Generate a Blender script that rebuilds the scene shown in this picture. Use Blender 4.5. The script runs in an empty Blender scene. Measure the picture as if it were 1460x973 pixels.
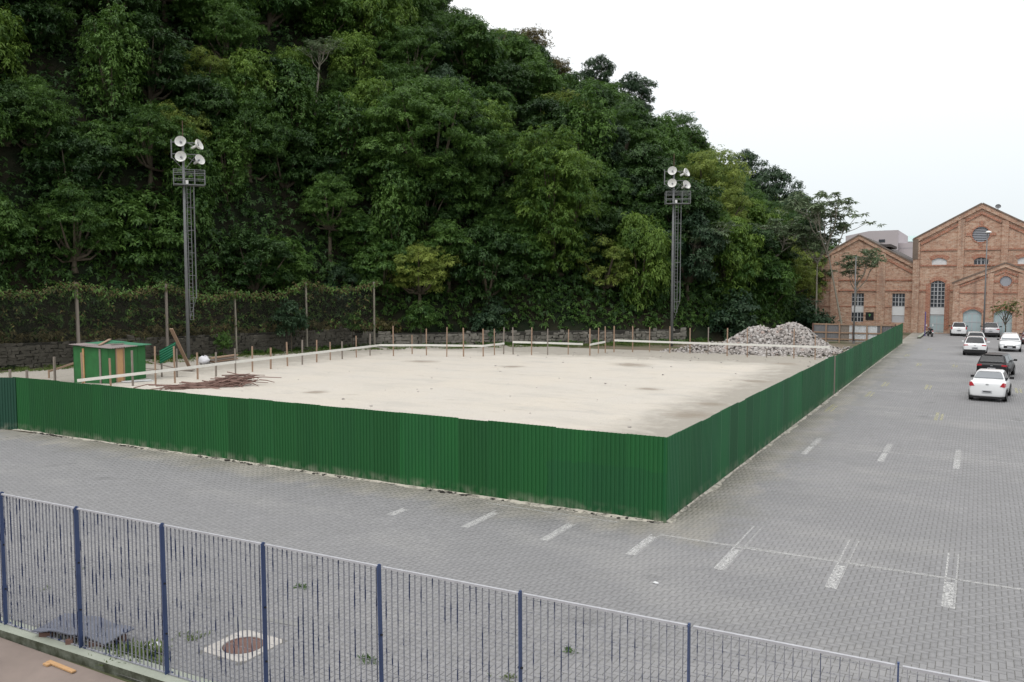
import bpy, math, random
import numpy as np
from mathutils import Vector, Matrix
from mathutils.geometry import tessellate_polygon

R = math.radians
random.seed(7)
rng = np.random.default_rng(11)
sc = bpy.context.scene
col = sc.collection

# ------------------------------------------------------------------ camera
PW, PH = 1460.0, 973.0           # size of the photograph the pixel measurements refer to
FPX, HORIZON, CAM_H = 1200.0, 403.0, 6.2
PITCH = math.atan((PH / 2 - HORIZON) / FPX)
YAW = R(29.1)
cam_data = bpy.data.cameras.new('camera')
cam = bpy.data.objects.new('camera', cam_data)
col.objects.link(cam)
cam.location = (0, 0, CAM_H)
cam.rotation_euler = (R(90) - PITCH, 0, YAW)
cam_data.sensor_width = 36.0
cam_data.lens = 36.0 * FPX / PW
cam_data.clip_start, cam_data.clip_end = 0.1, 3000
sc.camera = cam

# ------------------------------------------------------------------ overcast sky and soft sun
SUN_EL, SUN_AZ = R(58), R(200)
world = bpy.data.worlds.new('World')
sc.world = world
world.use_nodes = True
wn, wl = world.node_tree.nodes, world.node_tree.links
wn.clear()
sky = wn.new('ShaderNodeTexSky')
sky.sky_type = 'NISHITA'
sky.sun_disc = False
sky.sun_elevation, sky.sun_rotation = SUN_EL, SUN_AZ
sky.dust_density = 4.0
tc = wn.new('ShaderNodeTexCoord')
sep = wn.new('ShaderNodeSeparateXYZ')
ramp = wn.new('ShaderNodeValToRGB')          # cloud deck: paler and brighter towards the zenith
ramp.color_ramp.elements[0].position = 0.0
ramp.color_ramp.elements[0].color = (0.82, 0.89, 0.925, 1)
ramp.color_ramp.elements[1].position = 0.35
ramp.color_ramp.elements[1].color = (1.0, 1.0, 1.0, 1)
gain = wn.new('ShaderNodeMapRange')
gain.inputs['From Min'].default_value, gain.inputs['From Max'].default_value = 0.0, 1.0
gain.inputs['To Min'].default_value, gain.inputs['To Max'].default_value = 10.2, 18.5
mul = wn.new('ShaderNodeVectorMath'); mul.operation = 'SCALE'
mix = wn.new('ShaderNodeMixRGB'); mix.inputs[0].default_value = 0.93
bg = wn.new('ShaderNodeBackground'); bg.inputs['Strength'].default_value = 0.1
wo = wn.new('ShaderNodeOutputWorld')
wl.new(tc.outputs['Generated'], sep.inputs[0])
wl.new(sep.outputs['Z'], ramp.inputs[0])
wl.new(sep.outputs['Z'], gain.inputs['Value'])
wl.new(ramp.outputs['Color'], mul.inputs[0])
wl.new(gain.outputs[0], mul.inputs['Scale'])
wl.new(sky.outputs['Color'], mix.inputs[1])
wl.new(mul.outputs['Vector'], mix.inputs[2])
wl.new(mix.outputs[0], bg.inputs['Color'])
wl.new(bg.outputs[0], wo.inputs['Surface'])

sun_data = bpy.data.lights.new('sun', 'SUN')
sun_data.energy, sun_data.angle, sun_data.color = 1.2, R(22), (1.0, 0.97, 0.92)
sun = bpy.data.objects.new('sun', sun_data)
col.objects.link(sun)
sun.rotation_euler = (R(90) - SUN_EL, 0, R(180) - SUN_AZ)
sun.location = (0, 0, 60)

sc.view_settings.view_transform = 'Standard'
sc.view_settings.look = 'None'
sc.view_settings.exposure = 0.0
sc.view_settings.gamma = 1.0
sc.view_settings.use_curve_mapping = False
sc.cycles.max_bounces = 6
sc.cycles.diffuse_bounces = 3
sc.cycles.glossy_bounces = 3
sc.cycles.transmission_bounces = 3
sc.cycles.transparent_max_bounces = 12
sc.cycles.use_denoising = True
sc.cycles.caustics_reflective = False
sc.cycles.caustics_refractive = False

# ------------------------------------------------------------------ photo pixel -> ray -> point on what it touches
_f = np.array([-math.sin(YAW) * math.cos(PITCH), math.cos(YAW) * math.cos(PITCH), -math.sin(PITCH)])
_r = np.array([math.cos(YAW), math.sin(YAW), 0.0])
_u = np.cross(_r, _f)
_c = np.array([0, 0, CAM_H])
def ray(x, y): return _f * FPX + _r * (x - PW / 2) + _u * (PH / 2 - y)
def on_ground(x, y, z=0.0):
    d = ray(x, y); return Vector(_c + d * ((z - CAM_H) / d[2]))
def on_y(x, y, Y):
    d = ray(x, y); return Vector(_c + d * (Y / d[1]))
def on_depth(x, y, Z):
    d = ray(x, y); return Vector(_c + d * (Z / (-d[0] * math.sin(YAW) + d[1] * math.cos(YAW))))
def to_px(p):
    q = np.asarray(p, float) - _c
    w = q @ _f
    return PW / 2 + FPX * (q @ _r) / w, PH / 2 - FPX * (q @ _u) / w, w
def height_at(b, y):
    lo, hi = -5.0, 80.0
    for _ in range(40):
        m = (lo + hi) / 2
        if to_px((b[0], b[1], m))[1] > y: lo = m
        else: hi = m
    return lo

# ------------------------------------------------------------------ mesh building helpers
def new_mesh(name, v, f):
    me = bpy.data.meshes.new(name)
    me.from_pydata(v, [], f)
    me.update()
    return me

def tri_mesh(name, V, F, tint=None):
    me = bpy.data.meshes.new(name)
    n = len(F)
    me.vertices.add(len(V)); me.vertices.foreach_set('co', np.asarray(V, np.float32).ravel())
    me.loops.add(n * 3); me.loops.foreach_set('vertex_index', np.asarray(F, np.int32).ravel())
    me.polygons.add(n); me.polygons.foreach_set('loop_start', np.arange(0, n * 3, 3, dtype=np.int32))
    me.update(calc_edges=True)
    if tint is not None:
        a = me.attributes.new('tint', 'FLOAT', 'POINT')
        a.data.foreach_set('value', np.asarray(tint, np.float32))
    return me

def link(name, me, mats=None, parent=None, loc=None, rot=None, scale=None):
    o = bpy.data.objects.new(name, me)
    col.objects.link(o)
    if me is not None and mats is not None and not me.materials:
        for m in (mats if isinstance(mats, (list, tuple)) else [mats]): me.materials.append(m)
    if parent: o.parent = parent
    if loc is not None: o.location = loc
    if rot is not None: o.rotation_euler = rot
    if scale is not None: o.scale = scale
    return o

def wloc(o):
    p = Vector((0, 0, 0))
    while o is not None:
        p += o.location; o = o.parent
    return p

class MB:
    def __init__(s): s.v, s.f, s.m = [], [], []
    def add(s, v, f, mat=0):
        k = len(s.v); s.v += [tuple(x) for x in v]
        s.f += [tuple(k + i for i in q) for q in f]; s.m += [mat] * len(f)
        return s
    def box(s, c, d, rz=0.0, mat=0, M=None):
        x, y, z = d[0] / 2, d[1] / 2, d[2] / 2
        vs = [Vector((a, b, e)) for e in (-z, z) for a, b in ((-x, -y), (x, -y), (x, y), (-x, y))]
        M = M or Matrix.Rotation(rz, 3, 'Z')
        vs = [M @ p + Vector(c) for p in vs]
        return s.add(vs, [(3, 2, 1, 0), (4, 5, 6, 7), (0, 1, 5, 4), (1, 2, 6, 5), (2, 3, 7, 6), (3, 0, 4, 7)], mat)
    def beam(s, p, q, w, h=None, mat=0, upv=(0, 0, 1)):
        p, q = Vector(p), Vector(q); h = h or w
        d = (q - p); L = d.length; d.normalize()
        u = Vector(upv)
        if abs(d.dot(u)) > 0.95: u = Vector((0, 1, 0)) if abs(d.y) < .9 else Vector((1, 0, 0))
        a = d.cross(u).normalized(); b = a.cross(d).normalized()
        M = Matrix((a, d, b)).transposed()
        return s.box((p + q) / 2, (w, L, h), mat=mat, M=M)
    def tube(s, path, rad, n=8, mat=0, cap=True):
        P = [Vector(p) for p in path]
        if not isinstance(rad, (list, tuple)): rad = [rad] * len(P)
        k = len(s.v); ref = None
        for i, p in enumerate(P):
            d = (P[min(i + 1, len(P) - 1)] - P[max(i - 1, 0)]).normalized()
            if ref is None: ref = Vector((1, 0, 0)) if abs(d.x) < .8 else Vector((0, 1, 0))
            a = (ref - d * ref.dot(d)).normalized(); ref = a; b = d.cross(a)
            for j in range(n):
                t = 2 * math.pi * j / n
                s.v.append(tuple(p + (a * math.cos(t) + b * math.sin(t)) * rad[i]))
        for i in range(len(P) - 1):
            for j in range(n):
                j2 = (j + 1) % n
                s.f.append((k + i * n + j, k + i * n + j2, k + (i + 1) * n + j2, k + (i + 1) * n + j)); s.m.append(mat)
        if cap:
            s.f.append(tuple(k + j for j in reversed(range(n)))); s.m.append(mat)
            s.f.append(tuple(k + (len(P) - 1) * n + j for j in range(n))); s.m.append(mat)
        return s
    def lathe(s, prof, n=16, M=None, mat=0):
        """prof: (radius, z) pairs, turned round z, then moved by the 4x4 matrix M"""
        M = M or Matrix.Identity(4); k = len(s.v)
        for r, z in prof:
            for j in range(n):
                t = 2 * math.pi * j / n
                s.v.append(tuple(M @ Vector((r * math.cos(t), r * math.sin(t), z))))
        for i in range(len(prof) - 1):
            for j in range(n):
                j2 = (j + 1) % n
                s.f.append((k + i * n + j, k + i * n + j2, k + (i + 1) * n + j2, k + (i + 1) * n + j)); s.m.append(mat)
        return s
    def prism_y(s, poly, y0, y1, mat=0):
        """polygon of (x, z) points extruded from y0 to y1"""
        n = len(poly)
        v = [(x, y0, z) for x, z in poly] + [(x, y1, z) for x, z in poly]
        f = [tuple(range(n)), tuple(reversed(range(n, 2 * n)))] + [(i, i + n, (i + 1) % n + n, (i + 1) % n) for i in range(n)]
        return s.add(v, f, mat)
    def build(s, name, mats, parent=None, loc=None, world=False, smooth=False, rot=None):
        """world=True: the vertices are world coordinates and are moved to the object's own origin"""
        off = Vector((0, 0, 0))
        if world:
            if parent is not None: off = wloc(parent)
            if loc is not None and parent is None: off = Vector(loc)
        v = [(x - off.x, y - off.y, z - off.z) for x, y, z in s.v] if world else s.v
        me = new_mesh(name, v, s.f)
        mats = mats if isinstance(mats, (list, tuple)) else [mats]
        for m in mats: me.materials.append(m)
        if len(mats) > 1: me.polygons.foreach_set('material_index', s.m)
        if smooth: me.polygons.foreach_set('use_smooth', [True] * len(me.polygons))
        return link(name, me, None, parent, loc, rot)

def tag(o, label=None, cat=None, group=None, kind=None):
    if label: o['label'] = label
    if cat: o['category'] = cat
    if group: o['group'] = group
    if kind: o['kind'] = kind
    return o
def thing(name, label, cat, loc=(0, 0, 0), rz=0.0, group=None):
    o = bpy.data.objects.new(name, None); col.objects.link(o)
    o.location = loc; o.rotation_euler = (0, 0, rz); o.empty_display_size = 0.3
    return tag(o, label, cat, group)

# ------------------------------------------------------------------ materials
class NT:
    """a small wrapper to write node trees shortly"""
    def __init__(s, name):
        s.mat = bpy.data.materials.new(name); s.mat.use_nodes = True
        s.t = s.mat.node_tree; s.t.nodes.clear()
        s.out = s.n('ShaderNodeOutputMaterial')
    def n(s, typ, **kw):
        x = s.t.nodes.new(typ)
        for k, v in kw.items(): setattr(x, k, v)
        return x
    def l(s, a, b): s.t.links.new(a, b)
    def setin(s, node, key, val):
        if val is None: return
        i = node.inputs[key]
        if hasattr(val, 'is_output') or isinstance(val, bpy.types.NodeSocket): s.l(val, i)
        elif isinstance(val, (tuple, list)) and len(val) == 3 and i.type == 'RGBA': i.default_value = (*val, 1)
        else: i.default_value = val
    def coord(s, kind='Object'): return s.n('ShaderNodeTexCoord').outputs[kind]
    def pos(s): return s.n('ShaderNodeNewGeometry').outputs['Position']
    def mapping(s, vec, scale=(1, 1, 1), loc=(0, 0, 0), rot=(0, 0, 0)):
        m = s.n('ShaderNodeMapping'); s.l(vec, m.inputs[0])
        m.inputs['Scale'].default_value = scale; m.inputs['Location'].default_value = loc; m.inputs['Rotation'].default_value = rot
        return m.outputs[0]
    def noise(s, vec, scale, detail=4, rough=0.55, out='Fac'):
        x = s.n('ShaderNodeTexNoise'); s.l(vec, x.inputs['Vector'])
        x.inputs['Scale'].default_value = scale; x.inputs['Detail'].default_value = detail; x.inputs['Roughness'].default_value = rough
        return x.outputs[out]
    def ramp(s, fac, stops):
        x = s.n('ShaderNodeValToRGB'); s.l(fac, x.inputs[0]); e = x.color_ramp.elements
        while len(e) < len(stops): e.new(0.5)
        for q, (p, c) in zip(e, stops):
            q.position = p; q.color = (*c, 1) if isinstance(c, (tuple, list)) else (c, c, c, 1)
        return x.outputs['Color']
    def mix(s, fac, a, b, blend='MIX'):
        x = s.n('ShaderNodeMixRGB', blend_type=blend)
        s.setin(x, 0, fac); s.setin(x, 1, a); s.setin(x, 2, b)
        return x.outputs[0]
    def math(s, op, a, b=None, clamp=False):
        x = s.n('ShaderNodeMath', operation=op, use_clamp=clamp)
        s.setin(x, 0, a); s.setin(x, 1, b)
        return x.outputs[0]
    def bump(s, h, strength=0.3, dist=0.02):
        x = s.n('ShaderNodeBump'); s.l(h, x.inputs['Height'])
        x.inputs['Strength'].default_value = strength; x.inputs['Distance'].default_value = dist
        return x.outputs[0]
    def bsdf(s, color, rough=0.8, normal=None, metal=0.0, spec=0.5, **kw):
        b = s.n('ShaderNodeBsdfPrincipled')
        s.setin(b, 'Base Color', color); s.setin(b, 'Roughness', rough); s.setin(b, 'Metallic', metal)
        s.setin(b, 'Specular IOR Level', spec); s.setin(b, 'Normal', normal)
        for k, v in kw.items(): s.setin(b, k, v)
        return b.outputs[0]
    def done(s, sh): s.l(sh, s.out.inputs['Surface']); return s.mat

def plain(name, c, rough=0.7, var=0.25, scale=6.0, metal=0.0, spec=0.4, bump=0.0, streak=None):
    """a colour with some wear: noise of the object's own coordinates darkens and lightens it"""
    t = NT(name); v = t.coord()
    if streak: v = t.mapping(v, streak)
    k = t.noise(v, scale, 5, 0.6)
    cl = t.mix(k, tuple(x * (1 - var) for x in c), tuple(min(1, x * (1 + var)) for x in c))
    nm = t.bump(t.noise(v, scale * 4, 3), bump, 0.01) if bump else None
    return t.done(t.bsdf(cl, rough, nm, metal, spec))

def leaf_material(name, dark, light, transl=0.25, rough=0.5):
    t = NT(name)
    a = t.n('ShaderNodeAttribute', attribute_name='tint')
    oi = t.n('ShaderNodeObjectInfo')
    k = t.math('ADD', a.outputs['Fac'], t.math('MULTIPLY', t.math('SUBTRACT', oi.outputs['Random'], 0.5), 0.35), True)
    c = t.mix(k, dark, light)
    d = t.bsdf(c, rough, spec=0.22)
    tr = t.n('ShaderNodeBsdfTranslucent'); t.l(t.mix(0.5, c, tuple(min(1, x * 1.5) for x in light)), tr.inputs[0])
    m = t.n('ShaderNodeMixShader'); m.inputs[0].default_value = transl
    t.l(d, m.inputs[1]); t.l(tr.outputs[0], m.inputs[2])
    return t.done(m.outputs[0])

def paving_colour(t, vec, base_a, base_b, fac):
    """concrete paver colour with large soft stains, sand dust and moss beside the green hoarding"""
    c = t.mix(fac, base_a, base_b)
    c = t.mix(t.ramp(t.noise(vec, 0.16, 5, 0.6), [(0.40, 0.0), (0.64, 0.6)]), c, (0.20, 0.20, 0.204))
    c = t.mix(t.ramp(t.noise(t.mapping(vec, (0.5, 1.0, 1.0), (31, 17, 0)), 0.33, 6, 0.65), [(0.50, 0.0), (0.72, 0.5)]), c, (0.305, 0.30, 0.292))
    c = t.mix(t.ramp(t.noise(t.mapping(vec, (1, 1, 1), (5, 71, 0)), 0.55, 3, 0.5), [(0.66, 0.0), (0.74, 0.45)]), c, (0.12, 0.12, 0.122))
    c = t.mix(t.ramp(t.noise(vec, 0.9, 6, 0.65), [(0.52, 0.0), (0.76, 0.4)]), c, (0.18, 0.18, 0.18))
    s = t.n('ShaderNodeSeparateXYZ'); t.l(vec, s.inputs[0])
    # distance to the two hoarding lines (front: y = 20.6, x < -7; side: x = -7, y > 20.6)
    dx = t.math('ADD', s.outputs[0], 7.0); dy = t.math('SUBTRACT', 20.6, s.outputs[1])
    d = t.math('MAXIMUM', dx, dy)
    band = t.n('ShaderNodeMapRange'); t.l(d, band.inputs[0])
    band.inputs[1].default_value, band.inputs[2].default_value = 2.6, 0.0
    st = t.mapping(vec, (1.0, 0.45, 1), rot=(0, 0, R(-35)))
    nz = t.noise(st, 1.3, 6, 0.65)
    k = t.ramp(t.math('ADD', t.math('MULTIPLY', band.outputs[0], 0.5), t.math('MULTIPLY', nz, 0.62)), [(0.50, 0.0), (0.84, 0.72)])
    c = t.mix(k, c, (0.40, 0.37, 0.31))
    far = t.n('ShaderNodeMapRange'); t.l(d, far.inputs[0])
    far.inputs[1].default_value, far.inputs[2].default_value = 4.5, 0.5
    k2 = t.ramp(t.math('MULTIPLY', far.outputs[0], t.noise(vec, 0.5, 5, 0.6)), [(0.30, 0.0), (0.6, 0.6)])
    return t.mix(k2, c, (0.17, 0.165, 0.14))

def paver_material():
    t = NT('concrete_paver')
    g = t.n('ShaderNodeNewGeometry')
    # one value per paver, taken from its own island
    f = t.ramp(g.outputs['Random Per Island'], [(0.0, 0.0), (0.85, 0.55), (1.0, 1.0)])
    c = paving_colour(t, g.outputs['Position'], (0.210, 0.209, 0.214), (0.242, 0.241, 0.246), f)
    n = t.bump(t.noise(g.outputs['Position'], 55, 3), 0.25, 0.006)
    return t.done(t.bsdf(c, 0.85, n, spec=0.25))
def paver_single_material():
    t = NT('concrete_paver_piece')
    g = t.n('ShaderNodeNewGeometry')
    f = t.ramp(t.n('ShaderNodeObjectInfo').outputs['Random'], [(0.0, 0.0), (0.85, 0.55), (1.0, 1.0)])
    c = paving_colour(t, g.outputs['Position'], (0.210, 0.209, 0.214), (0.242, 0.241, 0.246), f)
    n = t.bump(t.noise(g.outputs['Position'], 55, 3), 0.25, 0.006)
    return t.done(t.bsdf(c, 0.85, n, spec=0.25))
def paving_far_material():
    t = NT('concrete_paving_distant')
    p = t.pos()
    b = t.n('ShaderNodeTexBrick'); t.l(p, b.inputs['Vector'])
    b.inputs['Scale'].default_value = 1.0
    b.inputs['Brick Width'].default_value, b.inputs['Row Height'].default_value = 0.22, 0.11
    b.inputs['Mortar Size'].default_value = 0.005
    b.inputs['Color1'].default_value = (0.0, 0.0, 0.0, 1); b.inputs['Color2'].default_value = (0.8, 0.8, 0.8, 1)
    c = paving_colour(t, p, (0.210, 0.209, 0.214), (0.242, 0.241, 0.246), b.outputs['Color'])
    c = t.mix(t.math('MULTIPLY', b.outputs['Fac'], 0.6), c, (0.13, 0.13, 0.13))
    return t.done(t.bsdf(c, 0.85, spec=0.25))

def sand_material():
    t = NT('pale_sand')
    p = t.pos()
    st = t.mapping(p, (0.35, 1.0, 1), rot=(0, 0, R(12)))
    c = t.mix(t.ramp(t.noise(p, 0.22, 5, 0.6), [(0.35, 0.0), (0.7, 1.0)]), (0.50, 0.47, 0.425), (0.52, 0.48, 0.42))
    c = t.mix(t.ramp(t.noise(st, 0.55, 6, 0.65), [(0.50, 0.0), (0.74, 0.8)]), c, (0.42, 0.40, 0.365))
    c = t.mix(t.ramp(t.noise(st, 1.6, 6, 0.7), [(0.58, 0.0), (0.74, 0.7)]), c, (0.36, 0.32, 0.27))
    # faint wheel tracks running along the field
    wv = t.n('ShaderNodeTexWave', wave_type='BANDS', bands_direction='Y'); t.l(t.mapping(p, (1, 1, 1), rot=(0, 0, R(3))), wv.inputs['Vector'])
    wv.inputs['Scale'].default_value, wv.inputs['Distortion'].default_value, wv.inputs['Detail'].default_value, wv.inputs['Detail Scale'].default_value = 0.042, 9.0, 5.0, 0.25
    kt = t.math('MULTIPLY', t.ramp(wv.outputs['Fac'], [(0.88, 0.0), (0.97, 0.55)]), t.ramp(t.noise(p, 0.35, 5, 0.7), [(0.50, 0.0), (0.66, 1.0)]))
    c = t.mix(kt, c, (0.40, 0.385, 0.36))
    # damp, dirty margins all round the field
    s = t.n('ShaderNodeSeparateXYZ'); t.l(p, s.inputs[0])
    e = t.math('MAXIMUM', t.math('SUBTRACT', -46.5, s.outputs[0]), t.math('SUBTRACT', s.outputs[1], 64.5))
    e2 = t.math('MULTIPLY', t.math('ADD', s.outputs[0], 12.6), 1.5)
    m = t.n('ShaderNodeMapRange'); t.l(t.math('MAXIMUM', e, e2), m.inputs[0])
    m.inputs[1].default_value, m.inputs[2].default_value = -4.5, 2.5
    k = t.ramp(t.math('MULTIPLY', m.outputs[0], t.noise(p, 0.8, 6, 0.65)), [(0.14, 0.0), (0.42, 0.9)])
    c = t.mix(k, c, (0.30, 0.28, 0.245))
    # darker churned patches where machines turned
    for xp, yp, rad in ((985, 594, 2.3), (1012, 578, 1.6), (925, 556, 1.5), (900, 521, 3.0), (600, 517, 2.6), (730, 524, 1.8), (1080, 545, 1.6), (450, 560, 1.4), (1120, 520, 2.0)):
        b_ = on_ground(xp, yp)
        v_ = t.n('ShaderNodeVectorMath', operation='DISTANCE'); t.l(p, v_.inputs[0]); v_.inputs[1].default_value = (b_.x, b_.y, 0.03)
        k_ = t.n('ShaderNodeMapRange'); t.l(v_.outputs['Value'], k_.inputs[0]); k_.inputs[1].default_value, k_.inputs[2].default_value = rad, 0.0
        c = t.mix(t.ramp(t.math('MULTIPLY', k_.outputs[0], t.noise(st, 2.4, 6, 0.7)), [(0.18, 0.0), (0.42, 0.8)]), c, (0.24, 0.205, 0.165))
    c = t.mix(t.ramp(t.noise(p, 14, 4, 0.7), [(0.5, 0.0), (0.75, 0.35)]), c, (0.38, 0.345, 0.30))
    n = t.bump(t.noise(p, 3.5, 6, 0.7), 0.8, 0.12)
    return t.done(t.bsdf(c, 0.95, n, spec=0.15))

def ground_material():
    t = NT('rough_earth')
    p = t.pos()
    c = t.mix(t.noise(p, 0.35, 6, 0.65), (0.11, 0.085, 0.06), (0.20, 0.175, 0.14))
    c = t.mix(t.ramp(t.noise(p, 0.22, 5, 0.6), [(0.45, 0.0), (0.6, 0.8)]), c, (0.06, 0.075, 0.03))
    return t.done(t.bsdf(c, 0.95, t.bump(t.noise(p, 4, 5), 0.5, 0.06), spec=0.15))

def hill_material():
    t = NT('hillside_earth')
    p = t.pos()
    c = t.mix(t.ramp(t.noise(p, 0.25, 6, 0.65), [(0.4, 0.0), (0.65, 1.0)]), (0.010, 0.016, 0.008), (0.026, 0.022, 0.015))
    return t.done(t.bsdf(c, 0.95, t.bump(t.noise(p, 1.5, 6), 0.8, 0.3), spec=0.1))

def hoarding_material(name, base, repaint=False):
    t = NT(name); v = t.coord(); g = t.pos()
    oi = t.n('ShaderNodeObjectInfo').outputs['Random']
    c = t.mix(oi, tuple(x * 0.78 for x in base), tuple(x * 1.2 for x in base))
    c = t.mix(t.ramp(t.noise(t.mapping(g, (1, 1, 0.15)), 1.1, 5, 0.6), [(0.45, 0.0), (0.75, 0.5)]), c, (base[0] * 0.9, base[1] * 0.66, base[2] * 1.05))
    c = t.mix(t.ramp(t.noise(g, 9, 6, 0.75), [(0.73, 0.0), (0.80, 0.35)]), c, (0.20, 0.28, 0.21))
    c = t.mix(t.ramp(t.noise(t.mapping(g, (5, 5, 0.5)), 1.0, 4, 0.6), [(0.55, 0.0), (0.8, 0.35)]), c, (base[0] * 2.2 + .01, base[1] * 1.25, base[2] * 1.6))
    if repaint:                     # a darker overpainted area near the corner, with a ragged upper edge
        sg_ = t.n('ShaderNodeSeparateXYZ'); t.l(g, sg_.inputs[0]); nz_ = t.math('MULTIPLY', t.math('SUBTRACT', t.noise(g, 1.6, 4), 0.5), 0.5)
        ka = t.math('GREATER_THAN', t.math('ADD', sg_.outputs[0], nz_), -10.3); kb = t.math('LESS_THAN', t.math('ADD', sg_.outputs[2], nz_), 1.32)
        c = t.mix(t.math('MULTIPLY', t.math('MULTIPLY', ka, kb), 0.4), c, (0.008, 0.066, 0.026))
    s = t.n('ShaderNodeSeparateXYZ'); t.l(v, s.inputs[0])
    m = t.n('ShaderNodeMapRange'); t.l(s.outputs[2], m.inputs[0]); m.inputs[1].default_value, m.inputs[2].default_value = 0.32, 0.0
    k = t.math('MULTIPLY', m.outputs[0], t.ramp(t.noise(g, 3, 5), [(0.4, 0.0), (0.7, 0.8)]))
    c = t.mix(k, c, (0.26, 0.26, 0.20))
    return t.done(t.bsdf(c, 0.55, spec=0.35))

def worn_paint_material(name, c, cover=0.5, scale=5.0, dense=1.0):
    t = NT(name); p = t.pos()
    n = t.noise(p, scale, 6, 0.75)
    k = t.ramp(n, [(cover - 0.10, dense), (cover + 0.10, 0.0)])
    tr = t.n('ShaderNodeBsdfTransparent')
    m = t.n('ShaderNodeMixShader'); t.l(k, m.inputs[0]); t.l(tr.outputs[0], m.inputs[1]); t.l(t.bsdf(c, 0.8), m.inputs[2])
    return t.done(m.outputs[0])

def brick_material(name, pale=0.5, tint=(1, 1, 1)):
    t = NT(name); p = t.pos()
    s = t.n('ShaderNodeSeparateXYZ'); t.l(p, s.inputs[0])
    cb = t.n('ShaderNodeCombineXYZ')
    t.l(t.math('ADD', s.outputs[0], s.outputs[1]), cb.inputs[0]); t.l(s.outputs[2], cb.inputs[1])
    b = t.n('ShaderNodeTexBrick'); t.l(cb.outputs[0], b.inputs['Vector'])
    b.inputs['Scale'].default_value = 1.0
    b.inputs['Brick Width'].default_value, b.inputs['Row Height'].default_value, b.inputs['Mortar Size'].default_value = 0.42, 0.16, 0.014
    b.inputs['Color1'].default_value = (*[x * y for x, y in zip((0.36, 0.175, 0.108), tint)], 1)
    b.inputs['Color2'].default_value = (*[x * y for x, y in zip((0.50, 0.30, 0.21), tint)], 1)
    b.inputs['Mortar'].default_value = (0.50, 0.43, 0.36, 1)
    st = t.mapping(cb.outputs[0], (0.8, 1.5, 1))
    c = t.mix(t.ramp(t.noise(st, 2.2, 6, 0.75), [(0.46, 0.0), (0.60, pale)]), b.outputs['Color'], (0.57, 0.45, 0.35))
    c = t.mix(t.ramp(t.noise(t.mapping(st, (1, 1, 1), (7, 3, 1)), 3.4, 6, 0.8), [(0.53, 0.0), (0.64, 0.85)]), c, (0.17, 0.10, 0.075))
    c = t.mix(t.ramp(t.noise(p, 0.25, 4), [(0.4, 0.0), (0.7, 0.35)]), c, (0.30, 0.17, 0.125))
    c = t.mix(t.ramp(t.noise(t.mapping(p, (1.1, 1.1, 0.10)), 1.0, 5, 0.65), [(0.54, 0.0), (0.75, 0.65)]), c, (0.16, 0.11, 0.09))
    return t.done(t.bsdf(c, 0.9, t.bump(b.outputs['Fac'], 0.4, 0.02), spec=0.2))

def peeling_bar_material():
    t = NT('peeling_blue_bar'); g = t.pos()
    n = t.noise(t.mapping(g, (11, 11, 2.2)), 1.0, 4, 0.7)
    c = t.mix(t.ramp(n, [(0.54, 0.0), (0.58, 1.0)]), (0.25, 0.255, 0.285), (0.018, 0.030, 0.085))
    c = t.mix(t.ramp(t.noise(g, 14, 4), [(0.66, 0.0), (0.74, 0.7)]), c, (0.035, 0.025, 0.025))
    return t.done(t.bsdf(c, 0.6, spec=0.4))

M = {}
M['paver'] = paver_material(); M['paver_piece'] = paver_single_material(); M['paving_far'] = paving_far_material()
M['joint'] = plain('paving_joint_dirt', (0.135, 0.132, 0.124), 0.95, 0.35, 3)
M['sand'] = sand_material(); M['ground'] = ground_material(); M['hill'] = hill_material()
M['hoarding'] = hoarding_material('green_hoarding_sheet', (0.0095, 0.092, 0.021), True)
M['hoarding_dark'] = hoarding_material('dark_green_hoarding_sheet', (0.010, 0.055, 0.033))
M['hoarding_side'] = hoarding_material('skylit_green_hoarding_sheet', (0.0105, 0.102, 0.034))  # same green; sky light on the side run painted in as paler, bluer
M['white_paint'] = worn_paint_material('worn_white_paint', (0.62, 0.62, 0.61), 0.51, 14, 0.68)
M['faint_paint'] = worn_paint_material('faint_white_paint', (0.52, 0.52, 0.51), 0.54, 12, 0.55)
M['yellow_paint'] = worn_paint_material('worn_yellow_paint', (0.52, 0.50, 0.28), 0.50, 12, 0.6)
M['brick'] = brick_material('old_brick', 0.75)
M['brick_red'] = brick_material('red_brick', 0.10, (0.82, 0.52, 0.44))
M['brick_pale'] = brick_material('rough_pale_masonry', 0.85, (0.9, 0.9, 0.9))
M['bar'] = peeling_bar_material()
M['blue'] = plain('blue_post_paint', (0.042, 0.066, 0.15), 0.5, 0.5, 3, streak=(1, 1, 0.4))
M['rail'] = plain('pale_galvanised_rail', (0.36, 0.365, 0.39), 0.5, 0.3, 8)
M['galv'] = plain('grey_galvanised_steel', (0.155, 0.16, 0.165), 0.55, 0.25, 4)
M['lampwhite'] = plain('white_enamel_reflector', (0.72, 0.72, 0.70), 0.35, 0.08, 4)
M['bulb'] = plain('grey_lamp_glass', (0.22, 0.22, 0.24), 0.2, 0.1, 4)
M['wood'] = plain('raw_timber', (0.30, 0.205, 0.145), 0.85, 0.35, 5, streak=(6, 6, 0.7))
M['wood_pale'] = plain('pale_plywood', (0.44, 0.265, 0.13), 0.8, 0.25, 4, streak=(3, 3, 0.6))
M['wood_grey'] = plain('weathered_grey_timber', (0.22, 0.19, 0.165), 0.9, 0.35, 5, streak=(5, 5, 0.7))
M['board_white'] = plain('whitewashed_board', (0.66, 0.65, 0.61), 0.8, 0.12, 3)
M['shack_green'] = plain('green_painted_plywood', (0.022, 0.125, 0.035), 0.7, 0.4, 1.6)
M['roof_fibre'] = plain('grey_fibre_cement', (0.21, 0.18, 0.175), 0.9, 0.3, 2)
M['roof_green'] = plain('green_roof_sheet', (0.035, 0.155, 0.085), 0.6, 0.3, 2)
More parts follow.
